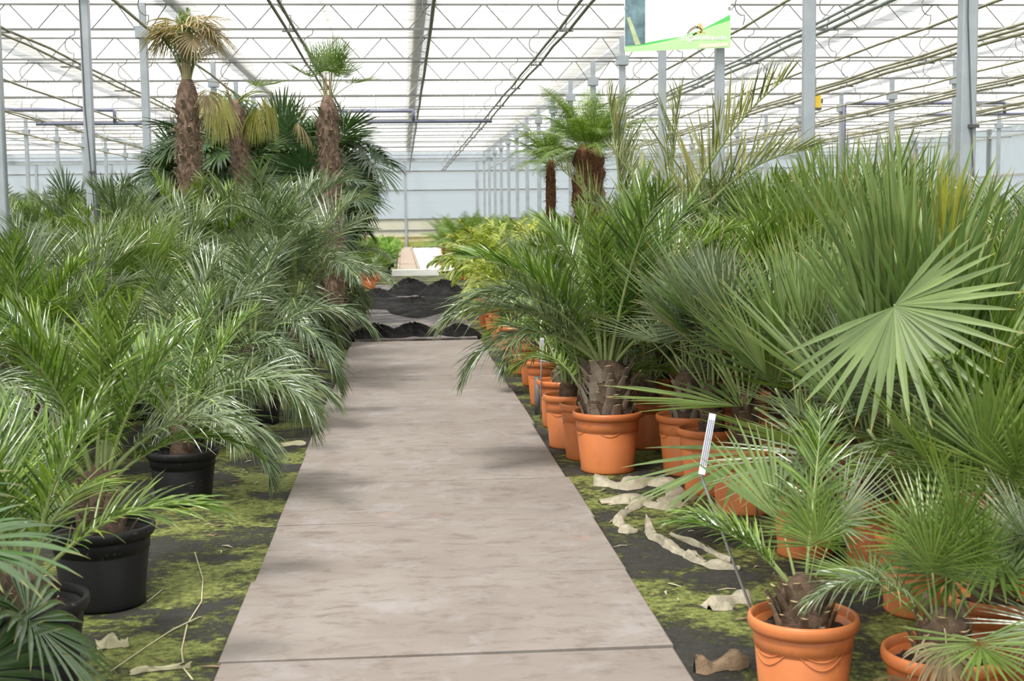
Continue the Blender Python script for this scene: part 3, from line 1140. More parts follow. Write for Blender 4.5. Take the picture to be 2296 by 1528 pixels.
def leaf_verts(kd, ci, vi):
    k = (kd, ci, vi)
    if k not in VERTS:
        out = []
        for me in LIB[kd][ci][vi]:
            a = np.empty(len(me.vertices) * 3)
            me.vertices.foreach_get('co', a)
            out.append(a.reshape(-1, 3))
        VERTS[k] = np.vstack(out)
    return VERTS[k]


def clash(v, me_id, near):
    """how many leaf points lie inside a post, a pot, a neighbour's trunk, a pipe, the path or the floor"""
    x, y, z = v[:, 0], v[:, 1], v[:, 2]
    n = 2 * int((z < np.where((x > -.68) & (x < .96) & (y < 16.7), .03, .006)).sum())
    for kind, i in near:
        if kind == 0:
            px_, py_ = POSTS[i]
            n += int(((np.abs(x - px_) < .075) & (np.abs(y - py_) < .075) & (z < 4.62)).sum())
        else:
            qx, qy, R, h, a0, a1, th, zt, ln = PLANTS[i]
            d = np.hypot(x - qx, y - qy)
            n += int(((z < h + .012) & (d < R * (.8 + .25 * np.clip(z / h, 0, 1)))).sum())
            if i != me_id:
                u = (z - zt) / th
                d = np.hypot(x - qx - ln * np.clip(u, 0, 1) ** 2, y - qy)
                n += int(((u > 0) & (u < 1) & (d < a0 + (a1 - a0) * u)).sum())
    if z.max() > 3.9:
        for pX, pz, pr in PIPES:
            n += int((np.hypot(x - pX, z - pz) < pr).sum())
    return n


def flush_fronds():
    for root, me_id, kd, ci, vi, az, sc, z, tx, cr, lean, hand in PEND:
        X, Y = PLANTS[me_id][0], PLANTS[me_id][1]
        reach = 1.9 * sc
        near = [(0, i) for i, p in enumerate(POSTS) if abs(p[0] - X) < reach and abs(p[1] - Y) < reach]
        near += [(1, i) for i, p in enumerate(PLANTS) if abs(p[0] - X) < reach + .3 and abs(p[1] - Y) < reach + .3]
        turns = (0, .1, -.1, .2, -.2, .32, -.32) if hand else (0, .15, -.15, .3, -.3, .48, -.48, .7, -.7)
        tries = [(ci, f, t) for f in (1.0, .9) for t in turns] + [(max(0, ci - 1), 1.0, t) for t in turns] + [(ci, f, t) for f in (.8, .7, .58) for t in turns] + [(max(0, ci - 1), .75, t) for t in turns]
        if hand:                        # hand-set fronds keep their habit: shrink before turning more upright
            tries = [(ci, f, t) for f in (1.0, .92, .84, .76, .68, .6) for t in turns] + [(max(0, ci - 1), f, t) for f in (.8, .65) for t in turns]
        best = None
        for c, f, t in tries:
            a, q = az + t, sc * f
            v = leaf_verts(kd, c, vi % len(LIB[kd][c])) * q
            yy_ = v[:, 1] * math.cos(tx) - v[:, 2] * math.sin(tx)
            zz_ = v[:, 1] * math.sin(tx) + v[:, 2] * math.cos(tx) + z
            w = np.column_stack((v[:, 0] * math.cos(a) - yy_ * math.sin(a) + X + cr * math.cos(a) + lean, v[:, 0] * math.sin(a) + yy_ * math.cos(a) + Y + cr * math.sin(a), zz_))
            n = clash(w, me_id, near)
            if best is None or n < best[0]:
                best = (n, c, q, a)
            if n == 0:
                break
        n, c, q, a = best
        b, st = LIB[kd][c][vi % len(LIB[kd][c])]
        f = link('frond', b, root, (cr * math.cos(a) + lean, cr * math.sin(a), z), (tx, 0, a), q)
        link('stalk', st, f)


def palm(name, label, cat, loc, kind, n=16, s=1.0, pot=('black_pot', .2, .3), trunk=(.07, .06, .2), boots=0, boot_mat='boot', tmat='trunk', group=None, seed=0,
         arc=(0, 1), extra=(), dry=0, dry_kind='dry_fan', lean=0.0, hairs=0, bare_az=None, crown_r=.03, azs=None):
    """one potted plant; arc = share of upright..drooping classes used; extra = hand-set fronds (kind, class, azimuth, scale)"""
    r = random.Random(seed * 7 + 11)
    pm, PR, ph = pot
    x, y = loc[0], loc[1]
    for _ in range(40):                 # pots stand beside each other and beside the posts, never inside
        hit = False
        for qx, qy, qr in TAKEN:
            dx, dy = x - qx, y - qy
            dd = math.hypot(dx, dy)
            need = qr + PR * 1.05 + .012
            if dd < need:
                ux, uy = (dx / dd, dy / dd) if dd > 1e-4 else (0.0, 1.0)
                x, y = x + ux * (need - dd + .004), y + uy * (need - dd + .004)
                hit = True
        if not hit:
            break
    TAKEN.append((x, y, PR * 1.05))
    root = thing(name, label, cat, (x, y, 0), group)
    pmesh = pot_set(PR, ph, pm)
    rz0 = r.uniform(0, 6)
    po = link('pot', pmesh[0], root, None, (0, 0, rz0))
    link('rim', pmesh[1], po)
    if pmesh[2] is not None:
        link('swag_relief', pmesh[2], po)
    link('soil', pmesh[3], root, None, (0, 0, rz0))
    r0, r1, th = trunk
    key = (r0, r1, th, tmat, lean)
    if key not in TR:
        TR[key] = trunkmesh(r0, r1, th + .05, len(TR), tmat, lean)
    zt = ph - .06
    tr = link('trunk', TR[key], root, (0, 0, zt))
    if boots:
        bm = BOOT[boot_mat]
        for k in range(boots):
            u = (k + .5) / boots
            a = k * 2.39996 + r.uniform(-.2, .2)
            rr = (r0 + (r1 - r0) * u) * (.98 if hairs else .93)
            sc = r.uniform(.75, 1.25) * max(.062, min(.095, r0 * .6))
            link('leaf_base', bm, tr, (rr * math.cos(a) + lean * u * u, rr * math.sin(a), th * u * .93 - .01), (r.uniform(-.15, .15), r.uniform(.25, .75) if hairs else r.uniform(.05, .4), a), (sc, sc * .8, sc * r.uniform(1.0, 1.6)))
    if hairs:
        kf = key + (hairs,)
        if kf not in FIB:
            FIB[kf] = fibres(r0, r1, th, lean, len(FIB), hairs, 'fern_trunk' if tmat == 'fern_trunk' else 'fibre')
        fo = link('fibres', FIB[kf], tr)
        fo['kind'] = 'stuff'
    zc = zt + th
    me_id = len(PLANTS)
    PLANTS.append((x, y, PR, ph, r0 * 1.12, r1 * 1.12, th, zt, lean))
    hand = [False]

    def put(kd, ci, az, sc, dz=0.0, tiltx=0.0):
        cls = LIB[kd][min(ci, len(LIB[kd]) - 1)]
        PEND.append((root, me_id, kd, min(ci, len(LIB[kd]) - 1), r.randrange(len(cls)), az, sc, zc + dz, tiltx, crown_r, lean, hand[0]))

    nc = len(LIB[kind])
    a0 = r.uniform(0, 6.28)
    for i in range(n):
        u = (i + .5) / n
        u = arc[0] + (arc[1] - arc[0]) * u
        ci = min(nc - 1, int(u * nc))
        az = a0 + i * 2.39996 + r.uniform(-.25, .25)
        if bare_az and any(abs((az - b + math.pi) % (2 * math.pi) - math.pi) < wd_ for b, wd_ in bare_az) and ci > 0:
            continue
        put(kind, ci, az, s * r.uniform(.84, 1.1), -.05 * u * min(1, th * 4), r.uniform(-.12, .12))
    hand[0] = True
    for kd, ci, az, sc in extra:
        put(kd, ci, math.radians(az), sc)
    hand[0] = False
    for k in range(dry):
        put(dry_kind, 0, r.uniform(0, 6.28), s * r.uniform(.7, .95), -.08)
    return root


OR = 'terracotta'
BK = 'black_pot'

# ---- palms in black pots along the path edge
NB = ((-math.pi / 2, .75),)
palm('potted_palm', 'young feather palm in the black pot at the near corner, cropped by the frame', 'palm', (-1.25, 4.36), 'feather_green', 14, .52, (BK, .20, .33), (.085, .06, .12), 8, seed=1, arc=(.1, .8), bare_az=((-1.2, 1.0),))
palm('dark_fan_palm', 'dark fan palm reaching in from outside the frame beside the near black pot', 'palm', (-1.42, 3.72), 'fan_dark', 4, .6, (BK, .20, .33), (.08, .06, .2), 0, seed=9, arc=(.3, .6),
     extra=(('fan_dark', 3, -35, .62), ('fan_dark', 3, 5, .55)))
palm('potted_palm', 'feather palm with yellow-brown cut leaf bases in wide black pot on mossy ground', 'palm', (-1.24, 5.45), 'feather_green', 16, .58, (BK, .205, .32), (.10, .08, .26), 34, seed=2, arc=(.1, .75), bare_az=((-1.2, .8),),
     extra=(('butia', 2, 15, .55), ('feather_green', 1, 60, .6)))
palm('potted_palm', 'arching palm in black pot whose fronds droop down to the path edge', 'palm', (-1.23, 7.4), 'feather_green', 13, .56, (BK, .19, .29), (.07, .05, .20), 6, seed=3, arc=(.2, .75), bare_az=((-1.3, .9),),
     extra=(('butia', 2, 8, .66), ('butia', 2, -28, .70), ('butia', 3, -14, .68), ('butia', 2, 30, .7), ('butia', 2, -62, .6)))
palm('potted_palm', 'blue-green arching palm in black pot behind the drooping one', 'palm', (-1.5, 8.9), 'butia', 16, .66, (BK, .2, .3), (.08, .06, .2), 8, seed=4)
palm('potted_palm', 'large arching silver-green palm in wide black pot with a hanging pale frond', 'palm', (-1.16, 10.25), 'butia', 18, .78, (BK, .24, .34), (.10, .08, .3), 14, seed=5, bare_az=((0, .5),), extra=(('butia', 2, -50, .8), ('butia', 2, 10, .72)), dry=1, dry_kind='dry_feather')
palm('potted_palm', 'tall arching silver-green palm in upright black pot beside the path', 'palm', (-1.0, 12.5), 'butia', 22, .90, (BK, .2, .42), (.11, .09, .40), 12, seed=6, bare_az=((0, .6),), extra=(('butia', 2, -10, .72), ('butia', 2, -50, .85)))
palm('potted_palm', 'arching silver-green palm with a spray of stiff white-green upright leaflets', 'palm', (-1.4, 14.3), 'butia', 20, 1.0, (BK, .2, .4), (.1, .08, .45), 0, seed=7, bare_az=((0, .6),), extra=(('butia', 0, 20, 1.15), ('butia', 2, -15, .8)))

r = random.Random(21)
GL = 'feather palms massed in black pots'
LB = 'feather palm in black pot massed in the bed behind the path-edge palms'
spots = []
for X, ya, yb, st in ((-2.25, 6.6, 21, 1.35), (-3.3, 10.2, 21, 1.4), (-4.4, 14.2, 22, 1.5), (-5.5, 17.5, 23, 1.6), (-6.6, 21, 25, 1.8)):
    y = ya
    while y < yb:
        spots.append((X + r.uniform(-.2, .2), y + r.uniform(-.25, .25)))
        y += st
for i, (X, Y) in enumerate(spots):
    if (-3.6 < X < -1.6 and 14.0 < Y < 22 and r.random() < .4):
        continue
    if -3.2 < X and Y > 16.5:
        continue
    kd = ['butia', 'feather_green', 'butia', 'fan_mid', 'butia'][i % 5]
    hgt = .56 + .046 * (Y - 6) if Y < 14 else .96
    sc = (hgt + r.uniform(-.08, .08)) * (.78 if X < -2.9 and Y < 17.5 else 1.0)
    fan = kd == 'fan_mid'
    row = {-2: 'second', -3: 'third', -4: 'fourth', -5: 'fifth', -6: 'sixth', -7: 'sixth'}[round(X)]
    LB = '%s feather palm%s in black pot, %s row from the path' % ('silver-green' if kd == 'butia' else 'leaf-green', ' with a dried frond' if i % 3 == 0 else '', row)
    GL = LB + 's'
    palm('potted_palm', 'green fan palm%s in black pot, %s row from the path' % (' with a dried leaf' if i % 3 == 0 else '', row) if fan else LB, 'palm', (X, Y), kd, 20, sc, (BK, .2, .36), (.08, .06, .14 + .02 * min(14, Y)), 0,
         seed=100 + i, group='fan palms massed in black pots' if fan else GL, arc=(0, .85), dry=1 if i % 3 == 0 else 0, dry_kind='dry_feather', extra=(('gold_feather', 0, 37 * i, sc * .9),) if i % 3 == 1 else ())
for i, (X, Y, kd) in enumerate([(-1.25, 16.2, 'butia'), (-1.2, 17.7, 'butia'), (-1.35, 19.6, 'butia'), (-1.5, 21.4, 'butia'), (-1.8, 23, 'butia'), (-1.8, 25.6, 'butia'), (-2.2, 28, 'butia')]):
    palm('potted_palm', 'arching palm in black pot lining the path beside the black soil', 'palm', (X, Y), kd, 20, .9 - .02 * i, (BK, .2, .38), (.1, .08, .3), 0, seed=170 + i, bare_az=((0, .45),), group='path-edge palms beside the black soil')
for i, (X, Y) in enumerate([(-.75, 29.5), (-.85, 31.5), (-.7, 33.2)]):
    palm('potted_palm', 'small reddish-stemmed plant in orange pot past the black soil', 'palm', (X, Y), 'feather_green', 12, .55, (OR, .16, .28), (.05, .04, .06), 0, seed=180 + i, group='small orange-potted plants past the black soil')

STUBS = tuple(('stub', 0, a, 1.3 + .4 * ((a * 7) % 5) / 5) for a in range(0, 360, 26))
# ---- tall windmill palms with shaggy trunks
p = gy(427, 420, 15.5)
palm('tall_fan_palm', 'tallest fan palm with thick shaggy brown trunk and withered crown at the ceiling', 'palm', (p.x, 15.5), 'spent_fan', 7, 1.25, (BK, .26, .4), (.15, .12, 2.74), 130, 'boot', 'fibre', seed=301, hairs=900,
     extra=(('spent_fan', 0, 200, .95), ('spent_fan', 0, 170, 1.0), ('spent_fan', 0, 20, 1.0), ('spent_fan', 0, -10, 1.05), ('spent_fan', 0, 100, .9), ('spent_fan', 0, 300, .95), ('fan_dark', 0, 190, .6), ('fan_dark', 0, 60, .55), ('spent_fan', 0, 340, 1.1), ('dry_fan', 0, 10, .7), ('dry_fan', 0, 320, .6)) + STUBS)
p = gy(556, 420, 16.8)
palm('tall_fan_palm', 'leaning brown-trunked fan palm with yellowing leaves hanging straight down', 'palm', (p.x, 16.8), 'hang_fan', 8, .85, (BK, .22, .38), (.10, .115, 2.65), 60, 'boot', 'fibre', seed=302, hairs=600, lean=-.14,
     extra=(('fan_dark', 3, 180, .55), ('fan_dark', 3, 215, .5), ('fan_mid', 2, -10, .6), ('hang_fan', 0, 330, .95), ('hang_fan', 0, 0, 1.0)))
p = gy(738, 420, 16.0)
palm('tall_fan_palm', 'shaggy-trunked fan palm with a small tuft of upright fans, nearest the gutter', 'palm', (p.x, 16.0), 'fan_mid', 3, .6, (BK, .22, .38), (.14, .11, 2.62), 110, 'boot', 'fibre', seed=303, hairs=800, arc=(0, .3),
     extra=(('fan_mid', 1, 170, .55), ('fan_mid', 0, -10, .6), ('fan_mid', 1, -30, .5), ('dry_fan', 0, 190, .8), ('fan_mid', 0, 240, .6), ('fan_mid', 2, 20, .6)) + tuple((a, b, c, d * .62) for a, b, c, d in STUBS[::2]))
FD = [(470, 300, 18.5, 1.0), (545, 330, 18.0, 1.0), (610, 310, 19.0, 1.1), (655, 335, 17.8, 1.0), (705, 320, 19.5, 1.0), (752, 330, 18.8, 1.0), (775, 370, 20.4, .95), (410, 360, 19.5, .9), (715, 400, 17.2, .95)]
TH = ['between the tallest trunk and the leaning trunk', 'directly behind the leaning trunk', 'just past the leaning trunk', 'midway between the leaning and the tufted trunk', 'just before the tufted trunk', 'directly behind the tufted trunk',
      'hanging out toward the path', 'behind the tallest shaggy trunk', 'lowest one, against the tufted trunk']
for i, (x, y, Y, sc) in enumerate(FD):
    p = gy(x, y, Y)
    palm('dark_fan_palm', 'dark green fan palm in the thicket, ' + TH[i], 'palm', (min(p.x, -1.12 if Y < 20 else -1.0), Y), 'fan_dark', 20, sc * .9, (BK, .24, .4), (.10, .09, max(.5, p.z - .75)), 0, tmat='fibre', seed=310 + i, arc=(.12, .95))
for i, (X, Y) in enumerate([(-7.4, 24.5), (-8.3, 27), (-6.2, 26), (-5.0, 25.5), (-3.8, 24), (-9, 31), (-7.2, 31), (-5.5, 30), (-3.5, 29)]):
    palm('dark_fan_palm', 'low dark fan palm in the far rows past the black-potted mass', 'palm', (X, Y), 'fan_dark', 16, 1.0, (BK, .24, .4), (.1, .09, 1.0), 0, tmat='fibre', seed=330 + i, group='far low dark fan palms')

FRONT = ((-1.6, 1.25),)
# ---- palms in orange pots along the path edge
palm('potted_palm', 'squat fan palm in the orange pot nearest the path\'s near end, with a tag stake', 'palm', (1.22, 3.98), 'fan_mid', 2, .34, (OR, .165, .30), (.085, .06, .14), 34, 'boot', seed=401, arc=(.1, .5), bare_az=((-1.6, .9),),
     extra=(('feather_green', 2, 150, .36), ('feather_green', 2, 172, .36), ('feather_green', 1, 60, .45), ('fan_grey', 1, 20, .45), ('fan_stiff', 1, 110, .4)), dry=0)
palm('potted_palm', 'fan palm with hanging withered leaf over its orange pot beside the tagged pot', 'palm', (1.56, 3.72), 'fan_mid', 9, .40, (OR, .17, .26), (.08, .06, .14), 30, 'boot', seed=402, arc=(0, .8), dry=1, extra=(('butia', 2, 200, .34), ('dry_fan', 0, 215, .36), ('dry_fan', 0, 250, .3)))
palm('potted_palm', 'dark slender fan palm in orange pot next to the squat palm\'s far side', 'palm', (1.80, 5.86), 'fan_stiff', 9, .62, (OR, .155, .34), (.07, .055, .26), 12, seed=403, arc=(0, .45), dry=1, bare_az=FRONT)
palm('stiff_fan_palm', 'big stiff upright fan palm with a broad open fan and one golden young leaf', 'palm', (1.98, 4.95), 'fan_stiff', 11, .95, (OR, .17, .30), (.09, .07, .18), 10, seed=404, arc=(0, .42),
     extra=(('fan_gold', 0, -50, 1.0), ('fan_open', 0, -122, 1.0), ('fan_stiff', 0, 180, 1.0), ('fan_stiff', 0, 90, 1.0), ('fan_stiff', 1, 150, .8), ('fan_stiff', 2, 200, .7)))
palm('potted_palm', 'grey-green stiff fan palm leaning over three overlapping orange pots', 'palm', (1.76, 6.78), 'fan_grey', 13, .85, (OR, .19, .34), (.08, .06, .3), 10, seed=405, arc=(.02, .5), bare_az=FRONT, extra=(('fan_stiff', 1, 160, .7), ('fan_stiff', 1, 140, .7)))
palm('potted_palm', 'fan palm in orange pot standing second from the pale torn fabric', 'palm', (1.70, 7.27), 'fan_grey', 12, .8, (OR, .19, .36), (.07, .06, .28), 8, seed=406, arc=(0, .5), bare_az=FRONT)
palm('potted_palm', 'fan palm with grey stub trunk in orange pot at the torn fabric\'s corner', 'palm', (1.69, 7.84), 'fan_grey', 13, .8, (OR, .19, .35), (.10, .08, .30), 20, 'boot_grey', seed=407, arc=(0, .5), bare_az=FRONT)
palm('potted_palm', 'arching green palm with thick chipped grey trunk in large swagged orange pot', 'palm', (1.22, 7.99), 'feather_green', 9, .82, (OR, .205, .36), (.15, .13, .33), 64, 'boot_grey', seed=408, arc=(0, .45), bare_az=((-1.6, .8),),
     extra=(('butia', 2, 176, .80), ('butia', 2, 192, .72), ('feather_green', 2, 160, .8), ('feather_green', 1, 20, .9), ('butia', 2, 335, .75), ('butia', 1, 200, .8), ('feather_green', 1, 170, .85)))
NP = ((math.pi, 1.0),)
palm('potted_palm', 'palm in orange pot squeezed directly behind the large swagged pot', 'palm', (1.15, 8.42), 'feather_green', 9, .62, (OR, .165, .35), (.07, .05, .12), 0, seed=409, arc=(0, .6), bare_az=NP)
palm('potted_palm', 'palm in orange pot second behind the large swagged pot', 'palm', (1.09, 8.86), 'feather_green', 9, .66, (OR, .165, .35), (.07, .05, .12), 0, seed=410, arc=(0, .6), bare_az=NP)
palm('potted_palm', 'palm in orange pot with a grey label stake and pipe stub beside it', 'palm', (1.16, 9.74), 'feather_green', 15, .62, (OR, .19, .34), (.09, .07, .12), 8, seed=411, arc=(.1, .8), bare_az=NP)
palm('potted_palm', 'palm in orange pot in the second row behind the chipped grey trunk', 'palm', (1.62, 8.78), 'fan_mid', 11, .75, (OR, .19, .35), (.07, .06, .15), 6, seed=412, arc=(0, .7))
palm('potted_palm', 'dense fan palm spilling over its orange pot, right behind the withered-leaf palm', 'palm', (1.93, 4.20), 'fan_mid', 16, .58, (OR, .16, .28), (.07, .06, .16), 6, seed=431, arc=(0, .85))
palm('potted_palm', 'leaf-green feather palm in orange pot tucked against the big stiff fan palm', 'palm', (2.22, 4.72), 'feather_green', 16, .62, (OR, .17, .3), (.07, .06, .18), 4, seed=432, arc=(0, .8))
palm('potted_palm', 'grey-green fan palm in orange pot cropped by the frame near the withered leaf', 'palm', (2.0, 3.72), 'fan_grey', 14, .5, (OR, .16, .26), (.06, .05, .12), 4, seed=433, arc=(0, .85))
palm('potted_palm', 'stiff grey-green fan palm in orange pot behind the big stiff palm', 'palm', (2.05, 5.62), 'fan_grey', 15, .78, (OR, .17, .32), (.07, .06, .18), 4, seed=435, arc=(0, .85))
palm('potted_palm', 'leaf-green fan palm in orange pot, next behind the dark slender one', 'palm', (2.0, 6.35), 'fan_stiff', 13, .72, (OR, .17, .32), (.07, .06, .18), 4, seed=436, arc=(0, .8))
EDGE = [(1.17, 10.9, 'first'), (1.22, 12.2, 'second'), (1.18, 13.15, 'third'), (1.2, 14.4, 'fourth'), (1.2, 16.0, 'fifth'), (1.22, 17.4, 'sixth'), (1.2, 18.75, 'seventh')]
for i, (X, Y, o) in enumerate(EDGE):
    palm('potted_palm', 'palm in orange path-edge pot, %s one past the label stake and pipe stub' % o, 'palm', (X, Y), ['feather_green', 'butia', 'feather_green', 'lime'][i % 4] if Y < 15 else 'lime', 14, .66 if Y < 15 else .72, (OR, .18, .36), (.07, .06, .14), 4 if Y < 13 else 0, seed=420 + i, arc=(0, .8), bare_az=NP)
# ---- massed palms in orange pots
GR = 'palms massed in orange pots'
spots = []
for X, ya, yb, st in ((2.3, 5.7, 16, 1.0), (2.95, 6.6, 17, 1.1), (3.7, 8.1, 18, 1.2), (4.6, 10.6, 19, 1.3), (5.6, 12.2, 20, 1.5), (6.7, 14.5, 21, 1.6), (7.8, 16.8, 22, 1.8), (1.85, 9.6, 17, 1.1), (2.35, 4.6, 5.2, 2)):
    y = ya
    while y < yb:
        spots.append((X + r.uniform(-.12, .12), y + r.uniform(-.2, .2)))
        y += st
for i, (X, Y) in enumerate(spots):
    if abs(X - 4.3) < .3 and min(abs(Y - q) for q in ROWS) < .35:
        continue
    kd = ['fan_grey', 'butia', 'fan_mid', 'feather_green', 'butia', 'fan_stiff', 'fan_grey'][(i * 3 + int(Y)) % 7]
    if X > 2.2 and Y < 8.2:
        kd = ['fan_stiff', 'fan_mid', 'fan_grey', 'feather_green'][i % 4]
    sc = (.70 if Y < 8 else 1.0 if X > 2.6 else .85) + r.uniform(-.07, .07)
    if X < 2.1:
        sc = .70
    if X > 4.35:
        sc = .74
    row = ['second', 'second', 'third', 'fourth', 'fifth', 'sixth', 'seventh', 'eighth', 'ninth'][max(1, min(8, int(X * 1.02)))]
    fan = kd.startswith('fan')
    LBL = '%s palm%s in orange pot, %s row from path' % ({'fan_grey': 'grey-green fan', 'fan_mid': 'leaf-green fan', 'fan_stiff': 'stiff upright fan', 'butia': 'silver-green feather', 'feather_green': 'leaf-green feather'}[kd], ' with a dried leaf' if i % 2 == 0 else '', row)
    palm('potted_palm', LBL, 'palm', (X, Y), kd, 17 if fan else 19, sc,
         (OR, .185, .35), (.08, .06, .16 if Y < 7 else .36 if 2.6 < X < 4.35 else .25), 4 if Y < 8 else 0, seed=500 + i, group=LBL + 's', arc=(0, .8), dry=1 if i % 2 == 0 else 0, dry_kind='dry_fan' if fan else 'dry_feather')
for i, (X, Y) in enumerate([(1.5, 20.5), (2.1, 19.2), (2.2, 21.4), (1.35, 22.4), (1.9, 23.4), (2.8, 22.5), (1.6, 25), (2.5, 25.2), (1.62, 27.5), (2.2, 28), (3.2, 26), (1.7, 30.5), (2.6, 31), (3.6, 30)]):
    palm('leafy_plant', 'yellow-green feathery plant in orange pot past the palms, near the black soil', 'plant', (X, Y), 'lime', 12, 1.0, (OR, .18, .34), (.05, .04, .25), 0, seed=600 + i, group='yellow-green plants past the palms')
for i in range(24):
    X, Y = 1.6 + (i % 4) * 1.25 + r.uniform(-.3, .3), 34 + (i // 4) * 4.2 + r.uniform(-.8, .8)
    palm('leafy_plant', 'light green bushy plant in the far bed before the back wall', 'plant', (X, Y), 'fern', 11, 1.05, (OR, .2, .34), (.05, .04, .4), 0, seed=640 + i, group='far light green bushes')
for i in range(40):
    X, Y = -.55 - (i % 5) * .75 + r.uniform(-.15, .15), 35.5 + (i // 5) * 3.6 + r.uniform(-.6, .6)
    palm('seedling', 'short bright green seedling in the low far bed beside the wooden walkway', 'plant', (X, Y), 'grass', 14, 1.35, (BK, .16, .16), (.03, .02, .06), 0, seed=700 + i, group='seedlings in the low far bed')

# ---- tree ferns, the sparse tall palm, bananas
p = gy(1320, 400, 17.6)
palm('tree_fern', 'tree fern with thick red-brown fibrous trunk and green crown', 'tree fern', (p.x, 17.6), 'fern', 28, .85, (OR, .28, .4), (.20, .20, 2.1), 0, tmat='fern_trunk', seed=801, hairs=1200, crown_r=.12,)
p = gy(1232, 400, 19.0)
palm('tree_fern', 'slender tree fern with narrow red-brown trunk behind the thick one', 'tree fern', (p.x, 19.0), 'fern', 13, .75, (OR, .2, .4), (.07, .065, 1.95), 0, tmat='fern_trunk', seed=802, hairs=300, crown_r=.05)
p = gy(1500, 420, 11.6)
palm('sparse_palm', 'tall sparse feather palm with long thin fronds sweeping up past the banner', 'palm', (p.x, 11.6), 'sparse', 0, 1, (OR, .22, .4), (.1, .08, .75), 0, seed=803,
     extra=(('sparse', 1, -8, 1.2), ('sparse', 1, 8, 1.12), ('sparse', 0, 20, 1.0), ('sparse', 1, 60, .9), ('sparse', 1, 120, .8)))
p = gy(1425, 420, 12.4)
palm('sparse_palm', 'sparse feather palm with one tall thin yellowish frond bundle before the banner', 'palm', (p.x, 12.4), 'sparse', 0, 1, (OR, .2, .36), (.08, .07, .7), 0, seed=804,
     extra=(('sparse', 0, 180, 1.1), ('sparse', 0, 150, 1.0), ('sparse', 1, 185, .75)))
for i, (X, Y) in enumerate([(7.0, 14.0), (7.7, 15.2), (8.2, 17.0), (7.2, 16.0), (9.2, 19.0), (8.6, 20.8), (10.2, 21.5)]):
    palm('broad_leaf_plant', 'broad-leaved bright green plant beyond the thick post with the cable', 'plant', (X, Y), 'broad', 12, .95, (OR, .2, .35), (.05, .04, .55), 0, seed=820 + i, group='broad-leaved plants beyond the thick post')

flush_fronds()

# ------------------------------------------------------------------ black soil, cloth, debris


def heap(label, cx, cy, rx, ry, hz, seed, mat='black_soil'):
    rr = np.random.RandomState(seed)
    n, m = 15, 44
    ph = rr.uniform(0, 6.28, 6)
    mb = MB()
    vs = [(0, 0, hz)]
    for i in range(1, n + 1):
        u = i / n
        for k in range(m):
            a = 2 * math.pi * k / m
            ed = 1 + .16 * math.sin(3 * a + ph[0]) + .1 * math.sin(5 * a + ph[1]) + .06 * math.sin(11 * a + ph[2])
            x, y = rx * u * ed * math.cos(a), ry * u * ed * math.sin(a)
            z = hz * max(0, 1 - u * u) ** 1.2 * (1 + .35 * math.sin(4 * x + ph[3]) * math.sin(3 * y + ph[4])) + rr.uniform(-.5, 1) * .06 * min(1, hz / .12) * (1 - u)
            vs.append((x, y, max(-.0, z) if i < n else -.01))
    fs = [(0, 1 + k, 1 + (k + 1) % m) for k in range(m)]
    for i in range(n - 1):
        for k in range(m):
            a, b = 1 + i * m + k, 1 + i * m + (k + 1) % m
            fs.append((a, a + m, b + m, b))
    mb.add(vs, fs)
    ob = thing('soil_heap', label, 'soil', (cx, cy, .035), None, mb.mesh('soil_heap', mat))
    return ob


heap('low ridge of black soil lying against the path\'s end, at the black-pot side', -.36, 17.5, .40, .75, .09, 1)
heap('rounded patch of black soil in the middle of the path\'s end', .12, 17.7, .36, .8, .10, 2)
heap('low ridge of black soil lying against the path\'s end, at the orange-pot side', .71, 17.6, .27, .75, .09, 3)
heap('wide flat spread of wet black soil across the dirty slabs', .2, 23.4, .95, 2.6, .08, 4)
heap('tallest heap of black soil, before the mossy strip', .15, 27.3, .5, 1.2, .24, 5)
heap('long lower heap of black soil running to the orange pots', .74, 26.6, .52, 1.5, .22, 6)
heap('heap of black soil fringing the path-edge palms in black pots', -.5, 26.0, .4, 1.2, .12, 7)
mb = MB()
rr = random.Random(4)
nx, ny = 12, 40
vs = [(0.5 + 1.35 * i / nx, 37.5 + 30 * j / ny, .03 + rr.uniform(0, .03)) for j in range(ny + 1) for i in range(nx + 1)]
mb.add(vs, [(j * (nx + 1) + i, j * (nx + 1) + i + 1, (j + 1) * (nx + 1) + i + 1, (j + 1) * (nx + 1) + i) for j in range(ny) for i in range(nx)])
thing('ground_sheet', 'wrinkled white ground sheet beside the wooden walkway', 'sheet', (0, 0, 0), None, mb.mesh('ground_sheet', 'white_fabric', True))
mb = MB()
mb.box(-.3, .95, 0, .35, 0, .16)
thing('pale_kerb', 'pale low kerb across the near end of the wooden walkway', 'kerb', (0, 36.0, 0), None, mb.mesh('kerb', 'white_fabric'))


